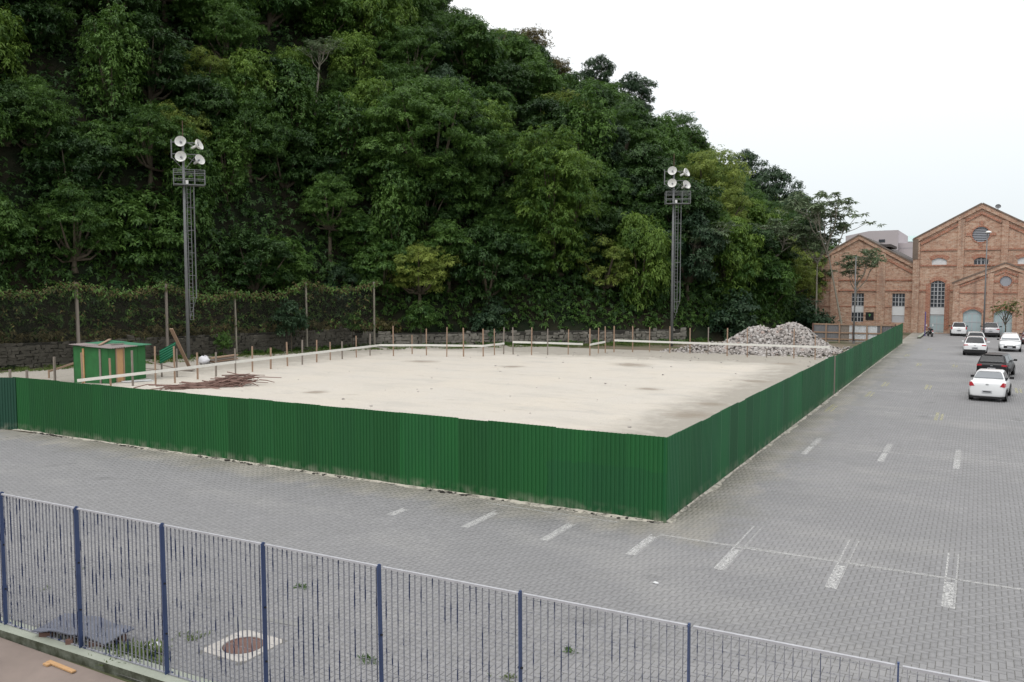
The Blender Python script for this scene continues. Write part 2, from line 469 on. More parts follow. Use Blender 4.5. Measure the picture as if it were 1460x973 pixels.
M['teal'] = plain('bright_green_metal_sheet', (0.008, 0.12, 0.06), 0.5, 0.2, 2)
M['stone'] = plain('dark_wall_stone', (0.13, 0.12, 0.10), 0.95, 0.7, 1.3, bump=0.5)
M['stone_pale'] = plain('pale_wall_stone', (0.16, 0.15, 0.13), 0.95, 0.8, 1.6, bump=0.5)
M['mortar'] = plain('dark_wall_mortar', (0.035, 0.033, 0.028), 0.95, 0.4, 2)
M['rubble'] = plain('broken_concrete', (0.36, 0.335, 0.315), 0.95, 0.5, 1.1, bump=0.4)
M['stick'] = plain('reddish_brushwood', (0.20, 0.125, 0.105), 0.9, 0.45, 1.5)
M['bark'] = plain('mossy_bark', (0.085, 0.07, 0.05), 0.95, 0.5, 2, streak=(2, 2, 0.5), bump=0.5)
M['bark_pale'] = plain('pale_bark', (0.24, 0.22, 0.18), 0.9, 0.35, 3)
M['cement'] = plain('grey_cement', (0.20, 0.20, 0.195), 0.9, 0.3, 3)
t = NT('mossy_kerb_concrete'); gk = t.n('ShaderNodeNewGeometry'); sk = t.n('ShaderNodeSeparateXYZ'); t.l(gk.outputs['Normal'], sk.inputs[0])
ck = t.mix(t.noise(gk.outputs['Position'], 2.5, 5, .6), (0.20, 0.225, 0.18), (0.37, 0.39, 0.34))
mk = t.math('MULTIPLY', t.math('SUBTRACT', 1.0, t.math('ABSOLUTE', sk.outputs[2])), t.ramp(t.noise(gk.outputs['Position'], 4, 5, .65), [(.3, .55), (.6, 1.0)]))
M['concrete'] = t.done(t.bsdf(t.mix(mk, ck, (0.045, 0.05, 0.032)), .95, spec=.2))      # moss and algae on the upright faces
M['walkway'] = plain('brown_stained_concrete', (0.205, 0.165, 0.145), 0.9, 0.4, 0.9, bump=0.2)
M['car_glass'] = plain('tinted_car_glass', (0.030, 0.032, 0.036), 0.12, 0.1, 2, spec=0.3)
M['car_glass_pale'] = plain('painted_reflection_car_glass', (0.20, 0.215, 0.23), 0.1, 0.1, 2, spec=0.5)  # sky reflection painted in as a pale base colour
M['glass'] = plain('dark_window_glass', (0.03, 0.035, 0.045), 0.12, 0.2, 2, spec=0.6)
M['frame'] = plain('grey_window_frame', (0.42, 0.43, 0.45), 0.6, 0.15, 2)
M['panel_white'] = plain('white_window_panel', (0.60, 0.61, 0.62), 0.7, 0.12, 1)
M['door_blue'] = plain('pale_blue_door', (0.36, 0.45, 0.47), 0.6, 0.12, 1.2)
M['louver'] = plain('grey_louvre', (0.30, 0.31, 0.34), 0.6, 0.1, 3)
M['roof_dark'] = plain('dark_roof_tiles', (0.085, 0.075, 0.072), 0.9, 0.35, 2)
M['pink'] = plain('pinkish_render', (0.47, 0.43, 0.45), 0.9, 0.06, 0.3)
M['glass_green'] = plain('green_roof_glass', (0.30, 0.44, 0.43), 0.3, 0.1, 0.5)
M['black'] = plain('black_plastic', (0.012, 0.012, 0.013), 0.5, 0.2, 3)
M['tyre'] = plain('tyre_rubber', (0.016, 0.016, 0.016), 0.85, 0.2, 5)
M['chrome'] = plain('alloy_metal', (0.45, 0.46, 0.47), 0.3, 0.1, 5, metal=0.7)
M['plate'] = plain('grey_number_plate', (0.42, 0.43, 0.45), 0.5, 0.1, 20)
M['redlight'] = plain('red_lamp_plastic', (0.42, 0.020, 0.030), 0.2, 0.15, 8, spec=0.6)
M['clearlight'] = plain('clear_lamp_plastic', (0.60, 0.62, 0.64), 0.15, 0.1, 8, spec=0.6)
M['white_bag'] = plain('white_plastic_sack', (0.55, 0.55, 0.58), 0.5, 0.15, 3)
M['tarp'] = plain('faded_blue_grey_sheet', (0.115, 0.125, 0.16), 0.8, 0.6, 3.5)
M['rust'] = plain('rusty_iron', (0.13, 0.075, 0.062), 0.9, 0.4, 4)
M['sheet_grey'] = plain('grey_zinc_sheet', (0.17, 0.17, 0.18), 0.55, 0.25, 1.5)
M['sheet_white'] = plain('white_zinc_sheet', (0.56, 0.58, 0.60), 0.6, 0.08, 1)
M['violet'] = plain('violet_post_paint', (0.10, 0.08, 0.24), 0.5, 0.2, 3)
M['emblem'] = plain('green_emblem', (0.10, 0.30, 0.10), 0.6, 0.1, 3)
M['fascia'] = plain('stained_masonry', (0.17, 0.13, 0.105), 0.95, 0.5, 1.0, bump=0.4)
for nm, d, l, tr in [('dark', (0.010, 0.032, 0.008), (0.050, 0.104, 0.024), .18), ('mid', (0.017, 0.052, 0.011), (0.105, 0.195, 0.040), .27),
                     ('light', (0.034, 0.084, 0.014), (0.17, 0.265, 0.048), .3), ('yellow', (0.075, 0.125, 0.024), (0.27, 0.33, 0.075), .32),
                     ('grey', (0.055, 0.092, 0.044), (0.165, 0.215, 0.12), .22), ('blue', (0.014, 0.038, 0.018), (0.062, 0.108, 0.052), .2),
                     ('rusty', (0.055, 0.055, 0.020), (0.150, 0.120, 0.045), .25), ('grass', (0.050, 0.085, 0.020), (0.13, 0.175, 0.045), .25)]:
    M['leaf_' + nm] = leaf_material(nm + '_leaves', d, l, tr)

def car_paint(name, c, rough=0.25):
    t = NT(name)
    return t.done(t.bsdf(c, rough, spec=0.5, **{'Coat Weight': 0.6, 'Coat Roughness': 0.08}))
M['car_white'] = car_paint('white_car_paint', (0.74, 0.75, 0.76))
M['car_black'] = plain('black_car_paint', (0.010, 0.010, 0.012), 0.35, 0.1, 3, spec=0.35)
M['car_silver'] = car_paint('silver_car_paint', (0.50, 0.49, 0.51))
M['car_red'] = car_paint('dark_red_car_paint', (0.09, 0.02, 0.022))
t = NT('wire_netting'); g_ = t.pos()
tr_ = t.n('ShaderNodeBsdfTransparent'); ms_ = t.n('ShaderNodeMixShader')
t.l(t.ramp(t.noise(g_, 1.2, 5, 0.7), [(0.3, 0.20), (0.7, 0.44)]), ms_.inputs[0])
t.l(tr_.outputs[0], ms_.inputs[1]); t.l(t.bsdf((0.028, 0.027, 0.022), 0.9, spec=0.1), ms_.inputs[2])
M['net'] = t.done(ms_.outputs[0])

# ================================================================== THE SETTING
def sheet(name, pts, z, mat, **kw):
    mb = MB(); mb.add([(x, y, z) for x, y in pts], [tuple(range(len(pts)))])
    return tag(mb.build(name, mat), kind='structure', **kw)

sheet('ground', [(-900, -300), (900, -300), (900, 1400), (-900, 1400)], -0.06, M['ground'])
# the paved lot: L-shaped round the hoarding, out to the brick works
sheet('paved_lot', [(-60, 8.3), (60, 8.3), (60, 115.2), (-7.3, 115.2), (-7.3, 20.4), (-60, 20.4)], -0.012, M['paving_far'])
sheet('walkway', [(-60, -30), (60, -30), (60, 8.2), (-60, 8.2)], -0.02, M['walkway'])

# ---- interlocking pavers in herringbone, real blocks as far as they can be told apart
UNIT = 0.112
def paver_verts(w, l):
    e, c, zt, zb = 0.003, 0.004, 0.0, -0.012
    a, b = w / 2 - e, l / 2 - e
    return [(-a, -b, zb), (a, -b, zb), (a, b, zb), (-a, b, zb), (-a + c, -b + c, zt), (a - c, -b + c, zt), (a - c, b - c, zt), (-a + c, b - c, zt)]
PF = [(4, 5, 6, 7), (0, 1, 5, 4), (1, 2, 6, 5), (2, 3, 7, 6), (3, 0, 4, 7)]
ix, iy = np.meshgrid(np.arange(int(-34 / UNIT), int(12 / UNIT)), np.arange(int(8.55 / UNIT), int(76 / UNIT)))
ix, iy = ix.ravel(), iy.ravel()
res = (ix - iy) % 4
H_, V_ = res == 0, res == 3
cx = np.concatenate([(ix[H_] + 1.0) * UNIT, (ix[V_] + .5) * UNIT])
cy = np.concatenate([(iy[H_] + .5) * UNIT, (iy[V_] + 1.0) * UNIT])
hor = np.concatenate([np.ones(H_.sum(), bool), np.zeros(V_.sum(), bool)])
P3 = np.stack([cx, cy, np.zeros_like(cx)], 1)
qx, qy, qw = to_px(P3)
inlot = (cy < 20.52) | (cx > -6.95)
keep = inlot & (qw > 5) & (qx > -260) & (qx < PW + 260) & (qy < PH + 120) & (cy > 8.75)
MANHOLE = on_ground(347, 921)
keep &= ~((np.abs(cx - MANHOLE.x) < 0.52) & (np.abs(cy - MANHOLE.y) < 0.52))
cx, cy, hor, qx, qy, qw = cx[keep], cy[keep], hor[keep], qx[keep], qy[keep], qw[keep]
inview = (qx > 5) & (qx < PW - 5) & (qy < PH - 4)
order = np.argsort(np.where(inview, qw, 1e6))
near_idx = set(order[:300].tolist())
bed = sheet('paving', [(-34, 8.3), (12, 8.3), (12, 76.0), (-6.99, 76.0), (-6.99, 20.55), (-34, 20.55)], -0.008, M['joint'])
far_sel = np.array([i not in near_idx for i in range(len(cx))])
dz = rng.normal(0, 0.0016, len(cx)); tl = rng.normal(0, 0.006, (len(cx), 2))
tv_h, tv_v = np.array(paver_verts(2 * UNIT, UNIT)), np.array(paver_verts(UNIT, 2 * UNIT))
fi = np.where(far_sel)[0]
base = np.where(hor[fi][:, None, None], tv_h[None], tv_v[None]).copy()
base[:, :, 2] += dz[fi][:, None] + base[:, :, 0] * tl[fi, 0][:, None] + base[:, :, 1] * tl[fi, 1][:, None]
base[:, :, 0] += cx[fi][:, None]; base[:, :, 1] += cy[fi][:, None]
pfq = np.array(PF)
tri = np.concatenate([pfq[:, [0, 1, 2]], pfq[:, [0, 2, 3]]], 0)
F_ = (np.arange(len(fi))[:, None, None] * 8 + tri[None]).reshape(-1, 3)
pf = link('paver_field', tri_mesh('paver_field', base.reshape(-1, 3), F_), M['paver'], bed)
tag(pf, kind='stuff')
pm_h = new_mesh('paver', tv_h.tolist(), PF); pm_v = new_mesh('paver', tv_v.tolist(), PF)
pm_h.materials.append(M['paver_piece']); pm_v.materials.append(M['paver_piece'])
for i in order[:300]:
    link('paver', pm_h if hor[i] else pm_v, None, bed, (cx[i], cy[i], dz[i]), (tl[i, 1], -tl[i, 0], 0))

# ---- painted parking marks
def mark(x0, y0, x1, y1, mat, z=0.006):
    o = sheet('parking_mark', [(x0, y0), (x1, y0), (x1, y1), (x0, y1)], z, mat)
    return o
for x in (-13.6, -11.25, -9.0, -6.8, -4.76, -2.47, -0.35, 1.9):
    y1 = 21.4 if x > -6 else (19.5 if x > -12 else 18.5)
    mark(x - .12, 17.75, x + .12, 17.86, M['white_paint']); mark(x - .12, 17.87, x - .08, y1, M['white_paint']); mark(x + .085, 17.87, x + .12, y1, M['faint_paint'])
    mark(x - .075, 17.87, x + .075, 19.3 if x > -12 else 18.4, M['white_paint'])
mark(-6.7, 19.50, 2.6, 19.60, M['faint_paint'])
mark(-4.9, 19.46, -3.9, 19.62, M['white_paint']); mark(-2.3, 19.48, -1.2, 19.58, M['white_paint'])
mark(-12, 20.0, -8.0, 20.09, M['faint_paint'])
for x in (-5.42, -2.86, -0.53):
    mark(x - .10, 31.4, x + .10, 33.1, M['white_paint']); mark(x - .10, 33.3, x + .10, 35.0, M['faint_paint'])
mark(-5.2, 33.2, 4.5, 33.29, M['faint_paint'])
for y in (43.6, 52.4, 61.5): mark(-6.3, y, 7.0, y + .12, M['faint_paint'], 0.002)
for x, y in ((1185, 582), (1323, 552), (1338, 594), (1310, 520), (1262, 548), (1451, 557), (1361, 522), (1293, 507), (1325, 498), (1240, 562)):
    g = on_ground(x, y); s = 1.3
    mark(g.x - .14, g.y - s, g.x + .0, g.y + s, M['yellow_paint'], 0.003)
    mark(g.x + .09, g.y - s * .9, g.x + .2, g.y + s * .7, M['yellow_paint'], 0.003)

# ---- the sandy field inside the hoarding, gently uneven
def bumpy(name, x0, x1, y0, y1, step, fz, mat):
    xs = np.arange(x0, x1 + step * .5, step); ys = np.arange(y0, y1 + step * .5, step)
    X, Y = np.meshgrid(xs, ys); Z = fz(X, Y)
    V = np.stack([X.ravel(), Y.ravel(), Z.ravel()], 1)
    n, m = len(xs), len(ys)
    a = (np.arange(m - 1)[:, None] * n + np.arange(n - 1)[None]).ravel()
    F = np.concatenate([np.stack([a, a + 1, a + n + 1], 1), np.stack([a, a + n + 1, a + n], 1)])
    me = tri_mesh(name, V, F); me.polygons.foreach_set('use_smooth', [True] * len(me.polygons))
    return tag(link(name, me, mat), kind='structure')
_w = [(rng.uniform(.25, 2.4) * np.array([math.cos(a), math.sin(a)]), rng.uniform(0, 6.28)) for a in rng.uniform(0, 6.28, 26)]
def ripple(X, Y): return sum(np.sin(k[0] * X + k[1] * Y + p) / (1 + 2 * np.hypot(*k)) for k, p in _w) / 6
bumpy('sand_field', -58, -7.05, 20.7, 72, 0.5, lambda X, Y: 0.05 + 0.13 * ripple(X, Y), M['sand'])

# ---- hillside
FOOT = np.array([(-92, -30), (-66, 20), (-52.6, 62.5), (-27, 85.5), (-19.5, 97), (-17.5, 112), (-19, 260)], float)
AMP = np.array([(-400, 72), (0, 72), (300, 70), (500, 66), (560, 62), (640, 55), (740, 46), (830, 42), (950, 35), (1050, 27), (1110, 20), (1150, 13), (1190, 4), (1300, 2)], float)
def foot_distance(x, y):
    x, y = np.asarray(x, float), np.asarray(y, float)
    best = np.full(x.shape, 1e9); sign = np.ones(x.shape)
    for a, b in zip(FOOT[:-1], FOOT[1:]):
        ab = b - a; L2 = ab @ ab
        t = np.clip(((x - a[0]) * ab[0] + (y - a[1]) * ab[1]) / L2, 0, 1)
        px_, py_ = a[0] + t * ab[0], a[1] + t * ab[1]
        d = np.hypot(x - px_, y - py_)
        s = np.sign(ab[0] * (y - a[1]) - ab[1] * (x - a[0]))
        m = d < best - 1e-6
        best = np.where(m, d, best); sign = np.where(m, s, sign)
    return best * sign
def hill_z(x, y):
    x, y = np.asarray(x, float), np.asarray(y, float)
    d = foot_distance(x, y)
    q = np.stack([x, y, np.full(x.shape, 6.2)], -1)
    w = np.maximum(q @ _f - _c @ _f, 5.0)
    a = np.interp(PW / 2 + FPX * ((q - _c) @ _r) / w, AMP[:, 0], AMP[:, 1])
    dd = np.maximum(d - 0.9, 0)
    z = a * (1 - np.exp(-dd / 30.0)) + 1.5 * np.clip((d - 0.4) / 0.6, 0, 1)
    z = z + np.clip(dd / 8, 0, 1) * 1.6 * ripple(x * 0.5, y * 0.5)
    return np.where(d < 0.4, -0.4, z)
bumpy('hillside', -190, -15, -20, 230, 2.2, lambda X, Y: hill_z(X, Y), M['hill'])

# ================================================================== FOLIAGE TOOLS
def unit(a): return a / np.maximum(np.linalg.norm(a, axis=-1, keepdims=True), 1e-9)
def leaf_tris(p, d, n, L, W, droop, fold=0.12):
    """folded rhombic leaves: base p, direction d, upper side n (arrays)"""
    side = unit(np.cross(d, n))
    L = np.asarray(L)[:, None]; W = np.asarray(W)[:, None]
    mid = p + d * L * 0.5 - np.array([0, 0, 1]) * L * droop * .3
    V = np.stack([p, mid + side * W / 2 + n * W * fold, p + d * L - np.array([0, 0, 1]) * L * droop, mid - side * W / 2 + n * W * fold], 1)
    k = np.arange(len(p))[:, None] * 4
    F = np.concatenate([k + np.array([[0, 1, 2]]), k + np.array([[0, 2, 3]])], 0)
    return V.reshape(-1, 3), F
def rosettes(C, A, k, L, W, spread=(55, 105), droop=0.25, tint=None, jit=0.0):
    """k leaves round each centre C with axis A"""
    N = len(C)
    ref = np.where(np.abs(A[:, 2:3]) < .9, np.array([[0, 0, 1.0]]), np.array([[1.0, 0, 0]]))
    e1 = unit(np.cross(A, ref)); e2 = np.cross(A, e1)
    ph = (np.arange(k)[None] / k * 2 * np.pi + rng.uniform(0, 6.28, (N, 1)) + rng.normal(0, .25, (N, k)))
    be = np.radians(rng.uniform(spread[0], spread[1], (N, k)))
    d = A[:, None] * np.cos(be)[..., None] + (e1[:, None] * np.cos(ph)[..., None] + e2[:, None] * np.sin(ph)[..., None]) * np.sin(be)[..., None]
    p = np.repeat(C[:, None], k, 1) + rng.normal(0, 1, (N, k, 3)) * jit
    n = unit(A[:, None] + np.array([0, 0, .6]) + rng.normal(0, .25, (N, k, 3)))
    d, p, n = d.reshape(-1, 3), p.reshape(-1, 3), n.reshape(-1, 3)
    sz = rng.uniform(.7, 1.2, N * k)
    V, F = leaf_tris(p, unit(d), n, L * sz, W * sz, droop)
    if tint is None: tint = rng.uniform(.2, .8, N)
    T = np.clip(np.repeat(tint, k * 4) + np.repeat(rng.normal(0, .10, N * k), 4), 0, 1)
    return V, F, T
def sphere_dirs(n, zmin=-1.0):
    z = rng.uniform(zmin, 1, n); t = rng.uniform(0, 6.28, n); r = np.sqrt(1 - z * z)
    return np.stack([r * np.cos(t), r * np.sin(t), z], 1)
def crown_mesh(name, rx, rz, n_lobes, lobe_r, per_m2, k, L, W, mat, droop=.25, spread=(55, 105), flat=.75, zmin=-.45, hang=0.0, shape=None, jit=.05):
    L, W, per_m2 = L * .80, W * .80, per_m2 * 1.4
    Vs, Fs, Ts, lobes = [], [], [], []
    tries = 0
    while len(lobes) < n_lobes and tries < 4000:
        tries += 1
        q = sphere_dirs(1, -.95)[0] * rng.uniform(.35, 1.0) ** .5
        c = q * np.array([rx, rx, rz]) * .80
        if shape: c = shape(c)
        r = lobe_r * rng.uniform(.65, 1.3)
        if all(np.linalg.norm((c - c2) / np.array([1, 1, .8])) > .58 * (r + r2) for c2, r2 in lobes): lobes.append((c, r))
    off = 0
    for c, r in lobes:
        n = int(per_m2 * 2 * math.pi * r * r * (1 - zmin) * .9)
        d = sphere_dirs(n, zmin)
        wob = 1 + .28 * np.sin(d[:, 0] * 5 + c[0]) * np.cos(d[:, 1] * 4 + c[1]) + .2 * np.sin(d[:, 2] * 7 + c[2] * 3)
        rad = r * (1 - .55 * rng.uniform(0, 1, n) ** 2.2) * wob
        C = c + d * rad[:, None] * np.array([1, 1, flat])
        if hang: C[:, 2] -= hang * rng.uniform(0, 1, n) ** 2 * (1 - np.clip(d[:, 2], 0, 1))
        A = unit(d + np.array([0, 0, .55]) + rng.normal(0, .25, (n, 3)))
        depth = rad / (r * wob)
        tn = np.clip(rng.normal(.42, .16) + rng.normal(0, .15, n) + (depth - .85) * .3, 0, 1)  # outer leaves tinted paler than inner ones: crown highlights and shade painted in
        V, F, T = rosettes(C, A, k, L, W, spread, droop, tn, jit)
        Vs.append(V); Fs.append(F + off); Ts.append(T); off += len(V)
    me = tri_mesh(name, np.concatenate(Vs), np.concatenate(Fs), np.concatenate(Ts))
    me.materials.append(mat)
    mb = MB()
    for c, r in (lobes if len(lobes) < 16 else [lobes[int(i * len(lobes) / 13)] for i in range(13)]):
        e = Vector(c); b0 = Vector((0, 0, -rz * .75)); m_ = b0.lerp(e, .5) + Vector((0, 0, -.12 * rx))
        mb.tube([b0, m_, e], [.10 * rx ** .5, .06 * rx ** .5, .02], 5, cap=False)
    bm_ = new_mesh(name + '_limbs', mb.v, mb.f); bm_.polygons.foreach_set('use_smooth', [True] * len(bm_.polygons))
    return me, bm_
mbt = MB()
mbt.tube([(0, 0, -.12), (.03, .02, .25), (-.02, .05, .5), (.03, 0, .78), (0, 0, 1)], [.30, .23, .19, .16, .12], 9)
TRUNK = new_mesh('trunk', mbt.v, mbt.f); TRUNK.polygons.foreach_set('use_smooth', [True] * len(TRUNK.polygons))
TRUNK.materials.append(M['bark'])
TRUNK_PALE = TRUNK.copy(); TRUNK_PALE.materials.clear(); TRUNK_PALE.materials.append(M['bark_pale'])

CR = {}      # kind: (crown mesh, limb mesh, nominal radius, nominal half height)
def add_kind(key, rx, rz, *a, **k):
    me, lm = crown_mesh('crown_' + key, rx, rz, *a, **k)
    lm.materials.append(M['bark']); CR[key] = (me, lm, rx, rz)
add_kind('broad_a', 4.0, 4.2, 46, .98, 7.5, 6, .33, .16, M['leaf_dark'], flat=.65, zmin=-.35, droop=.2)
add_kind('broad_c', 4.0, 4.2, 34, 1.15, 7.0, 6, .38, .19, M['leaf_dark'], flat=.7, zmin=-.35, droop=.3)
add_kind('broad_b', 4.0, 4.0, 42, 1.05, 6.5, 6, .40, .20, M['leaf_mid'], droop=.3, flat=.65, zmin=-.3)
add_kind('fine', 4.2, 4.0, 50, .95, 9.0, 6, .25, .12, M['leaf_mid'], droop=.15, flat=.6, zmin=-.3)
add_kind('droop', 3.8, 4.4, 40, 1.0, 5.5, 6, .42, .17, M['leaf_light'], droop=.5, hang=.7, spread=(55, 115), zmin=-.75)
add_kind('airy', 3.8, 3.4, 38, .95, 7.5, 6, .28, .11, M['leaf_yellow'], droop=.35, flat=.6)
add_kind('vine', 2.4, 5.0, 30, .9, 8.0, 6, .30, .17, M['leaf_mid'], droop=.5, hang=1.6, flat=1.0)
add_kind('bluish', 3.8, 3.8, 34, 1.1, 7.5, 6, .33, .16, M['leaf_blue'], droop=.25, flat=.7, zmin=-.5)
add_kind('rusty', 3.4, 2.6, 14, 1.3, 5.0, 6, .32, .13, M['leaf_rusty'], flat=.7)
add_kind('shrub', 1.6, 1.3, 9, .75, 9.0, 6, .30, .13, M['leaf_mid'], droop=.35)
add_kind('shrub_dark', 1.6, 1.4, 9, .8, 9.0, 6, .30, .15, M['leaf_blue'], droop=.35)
def umbrella_crown(name, n, rx, rz, L, mat, k=9):
    mb = MB(); C = []
    for i in range(7):        # a few main limbs, each forking into short twigs with a leaf umbrella at every end
        a_ = 2 * math.pi * i / 7 + random.uniform(-.3, .3); ro = random.uniform(.35, .75) * rx; zt_ = rz * random.uniform(-.25, .75)
        e = Vector((ro * math.cos(a_), ro * math.sin(a_), zt_)); b0 = Vector((0, 0, -rz * random.uniform(.6, 1.0)))
        m_ = b0.lerp(e, .5) + Vector((e.x * .15, e.y * .15, -.12 * rz)); mb.tube([b0, m_, e], [.08, .055, .035], 5, cap=False)
        for _ in range(n // 7):
            q = e + Vector((random.gauss(0, .32 * rx), random.gauss(0, .32 * rx), random.uniform(-.1, .38) * rz))
            f_ = m_.lerp(e, random.uniform(.3, 1)); mb.tube([f_, f_.lerp(q, .5) + Vector((0, 0, -.1)), q], [.035, .025, .015], 4, cap=False); C.append(tuple(q))
    C = np.array(C); Vs, Fs, Ts, off = [], [], [], 0
    for _ in range(5):
        Cc = C + rng.normal(0, .34, C.shape) * np.array([1, 1, .4])
        A = unit(np.array([0, 0, 1.0]) + rng.normal(0, .28, C.shape))
        V, F, T = rosettes(Cc, A, k, L, L * .30, (78, 100), .32, np.clip(rng.normal(.55, .2, len(C)), 0, 1))
        Vs.append(V); Fs.append(F + off); Ts.append(T); off += len(V)
    me = tri_mesh(name, np.concatenate(Vs), np.concatenate(Fs), np.concatenate(Ts)); me.materials.append(mat)
    lm = new_mesh(name + '_limbs', mb.v, mb.f); lm.materials.append(M['bark_pale']); return me, lm
CR['umbrella'] = (*umbrella_crown('crown_umbrella', 56, 3.6, 2.6, .55, M['leaf_grey']), 3.6, 2.6)
CR['umbrella_b'] = (*umbrella_crown('crown_umbrella_b', 49, 3.0, 2.8, .50, M['leaf_grey']), 3.0, 2.8)

NAMES = {'broad_c': 'broadleaf_tree', 'broad_a': 'broadleaf_tree', 'broad_b': 'broadleaf_tree', 'fine': 'broadleaf_tree', 'droop': 'drooping_tree', 'airy': 'feathery_tree', 'vine': 'vine_clad_tree',
         'bluish': 'evergreen_tree', 'rusty': 'broadleaf_tree', 'shrub': 'shrub', 'shrub_dark': 'shrub', 'umbrella': 'umbrella_tree', 'umbrella_b': 'umbrella_tree'}
def place_tree(kind, crown_c, r, base_z, label, group=None, rz=None, zs=1.0, base_xy=None, pale=False, trunk_r=None):
    me, lm, rx, rzz = CR[kind]
    s = r / rx
    bx, by = base_xy if base_xy else (crown_c[0], crown_c[1])
    t_ = thing(NAMES[kind], label, 'shrub' if 'shrub' in kind else 'tree', (bx, by, base_z), 0, group)
    rz = rng.uniform(0, 6.28) if rz is None else rz
    off = Vector(crown_c) - Vector((bx, by, base_z))
    link('crown', me, None, t_, off, (0, 0, rz), (s, s, s * zs))
    if 'shrub' in kind:
        link('stem', TRUNK, None, t_, (0, 0, 0), None, (.18, .18, max(off.z, .2)))
        return t_
    link('branches', lm, None, t_, off, (0, 0, rz), (s, s, s * zs))
    hb = max(off.z - rzz * s * zs * .72, .6)
    tr_ = trunk_r or (.55 + .12 * r)
    k = link('trunk', TRUNK_PALE if pale else TRUNK, None, t_)
    # lean the trunk from the base towards the underside of the crown
    d = Vector((off.x, off.y, hb)); k.rotation_euler = d.to_track_quat('Z', 'Y').to_euler(); k.scale = (tr_, tr_, d.length)
    return t_

# ================================================================== TREES ON THE HILLSIDE
add_kind('giant', 8.6, 7.4, 120, 1.3, 6.5, 6, .32, .15, M['leaf_mid'], droop=.2, flat=.6, zmin=-.3)
add_kind('giant_droop', 5.4, 9.6, 105, 1.15, 6.0, 6, .40, .17, M['leaf_light'], droop=.45, hang=.5, flat=.7, spread=(55, 115), zmin=-.4)
NAMES['giant'] = 'broadleaf_tree'; NAMES['giant_droop'] = 'drooping_tree'
def behind_foot(xp, d):
    """point seen in photo column xp that stands d metres behind the foot of the slope"""
    Z = np.arange(25, 260, .25)
    r_ = ray(xp, HORIZON); f2 = np.array([-math.sin(YAW), math.cos(YAW)]); k = r_[:2] / (r_[:2] @ f2)
    P = Z[:, None] * k[None]
    fd = foot_distance(P[:, 0], P[:, 1])
    i = np.argmax(fd >= d)
    return P[i], Z[i]
def tree_px(kind, xp, yp, rpx, d, label, group=None, zs=1.0, base_x=None, pale=False, trunk_r=None):
    P, Z = behind_foot(xp, d)
    c = on_depth(xp, yp, Z)
    r = rpx * Z / FPX
    bxy = (c.x, c.y)
    if base_x is not None:
        b = on_depth(base_x, HORIZON, Z); bxy = (b.x, b.y)
    bz = max(float(hill_z(*bxy)), 0.0) - .05
    return place_tree(kind, c, r, bz, label, group, None, zs, bxy, pale, trunk_r), c, r
placed = []
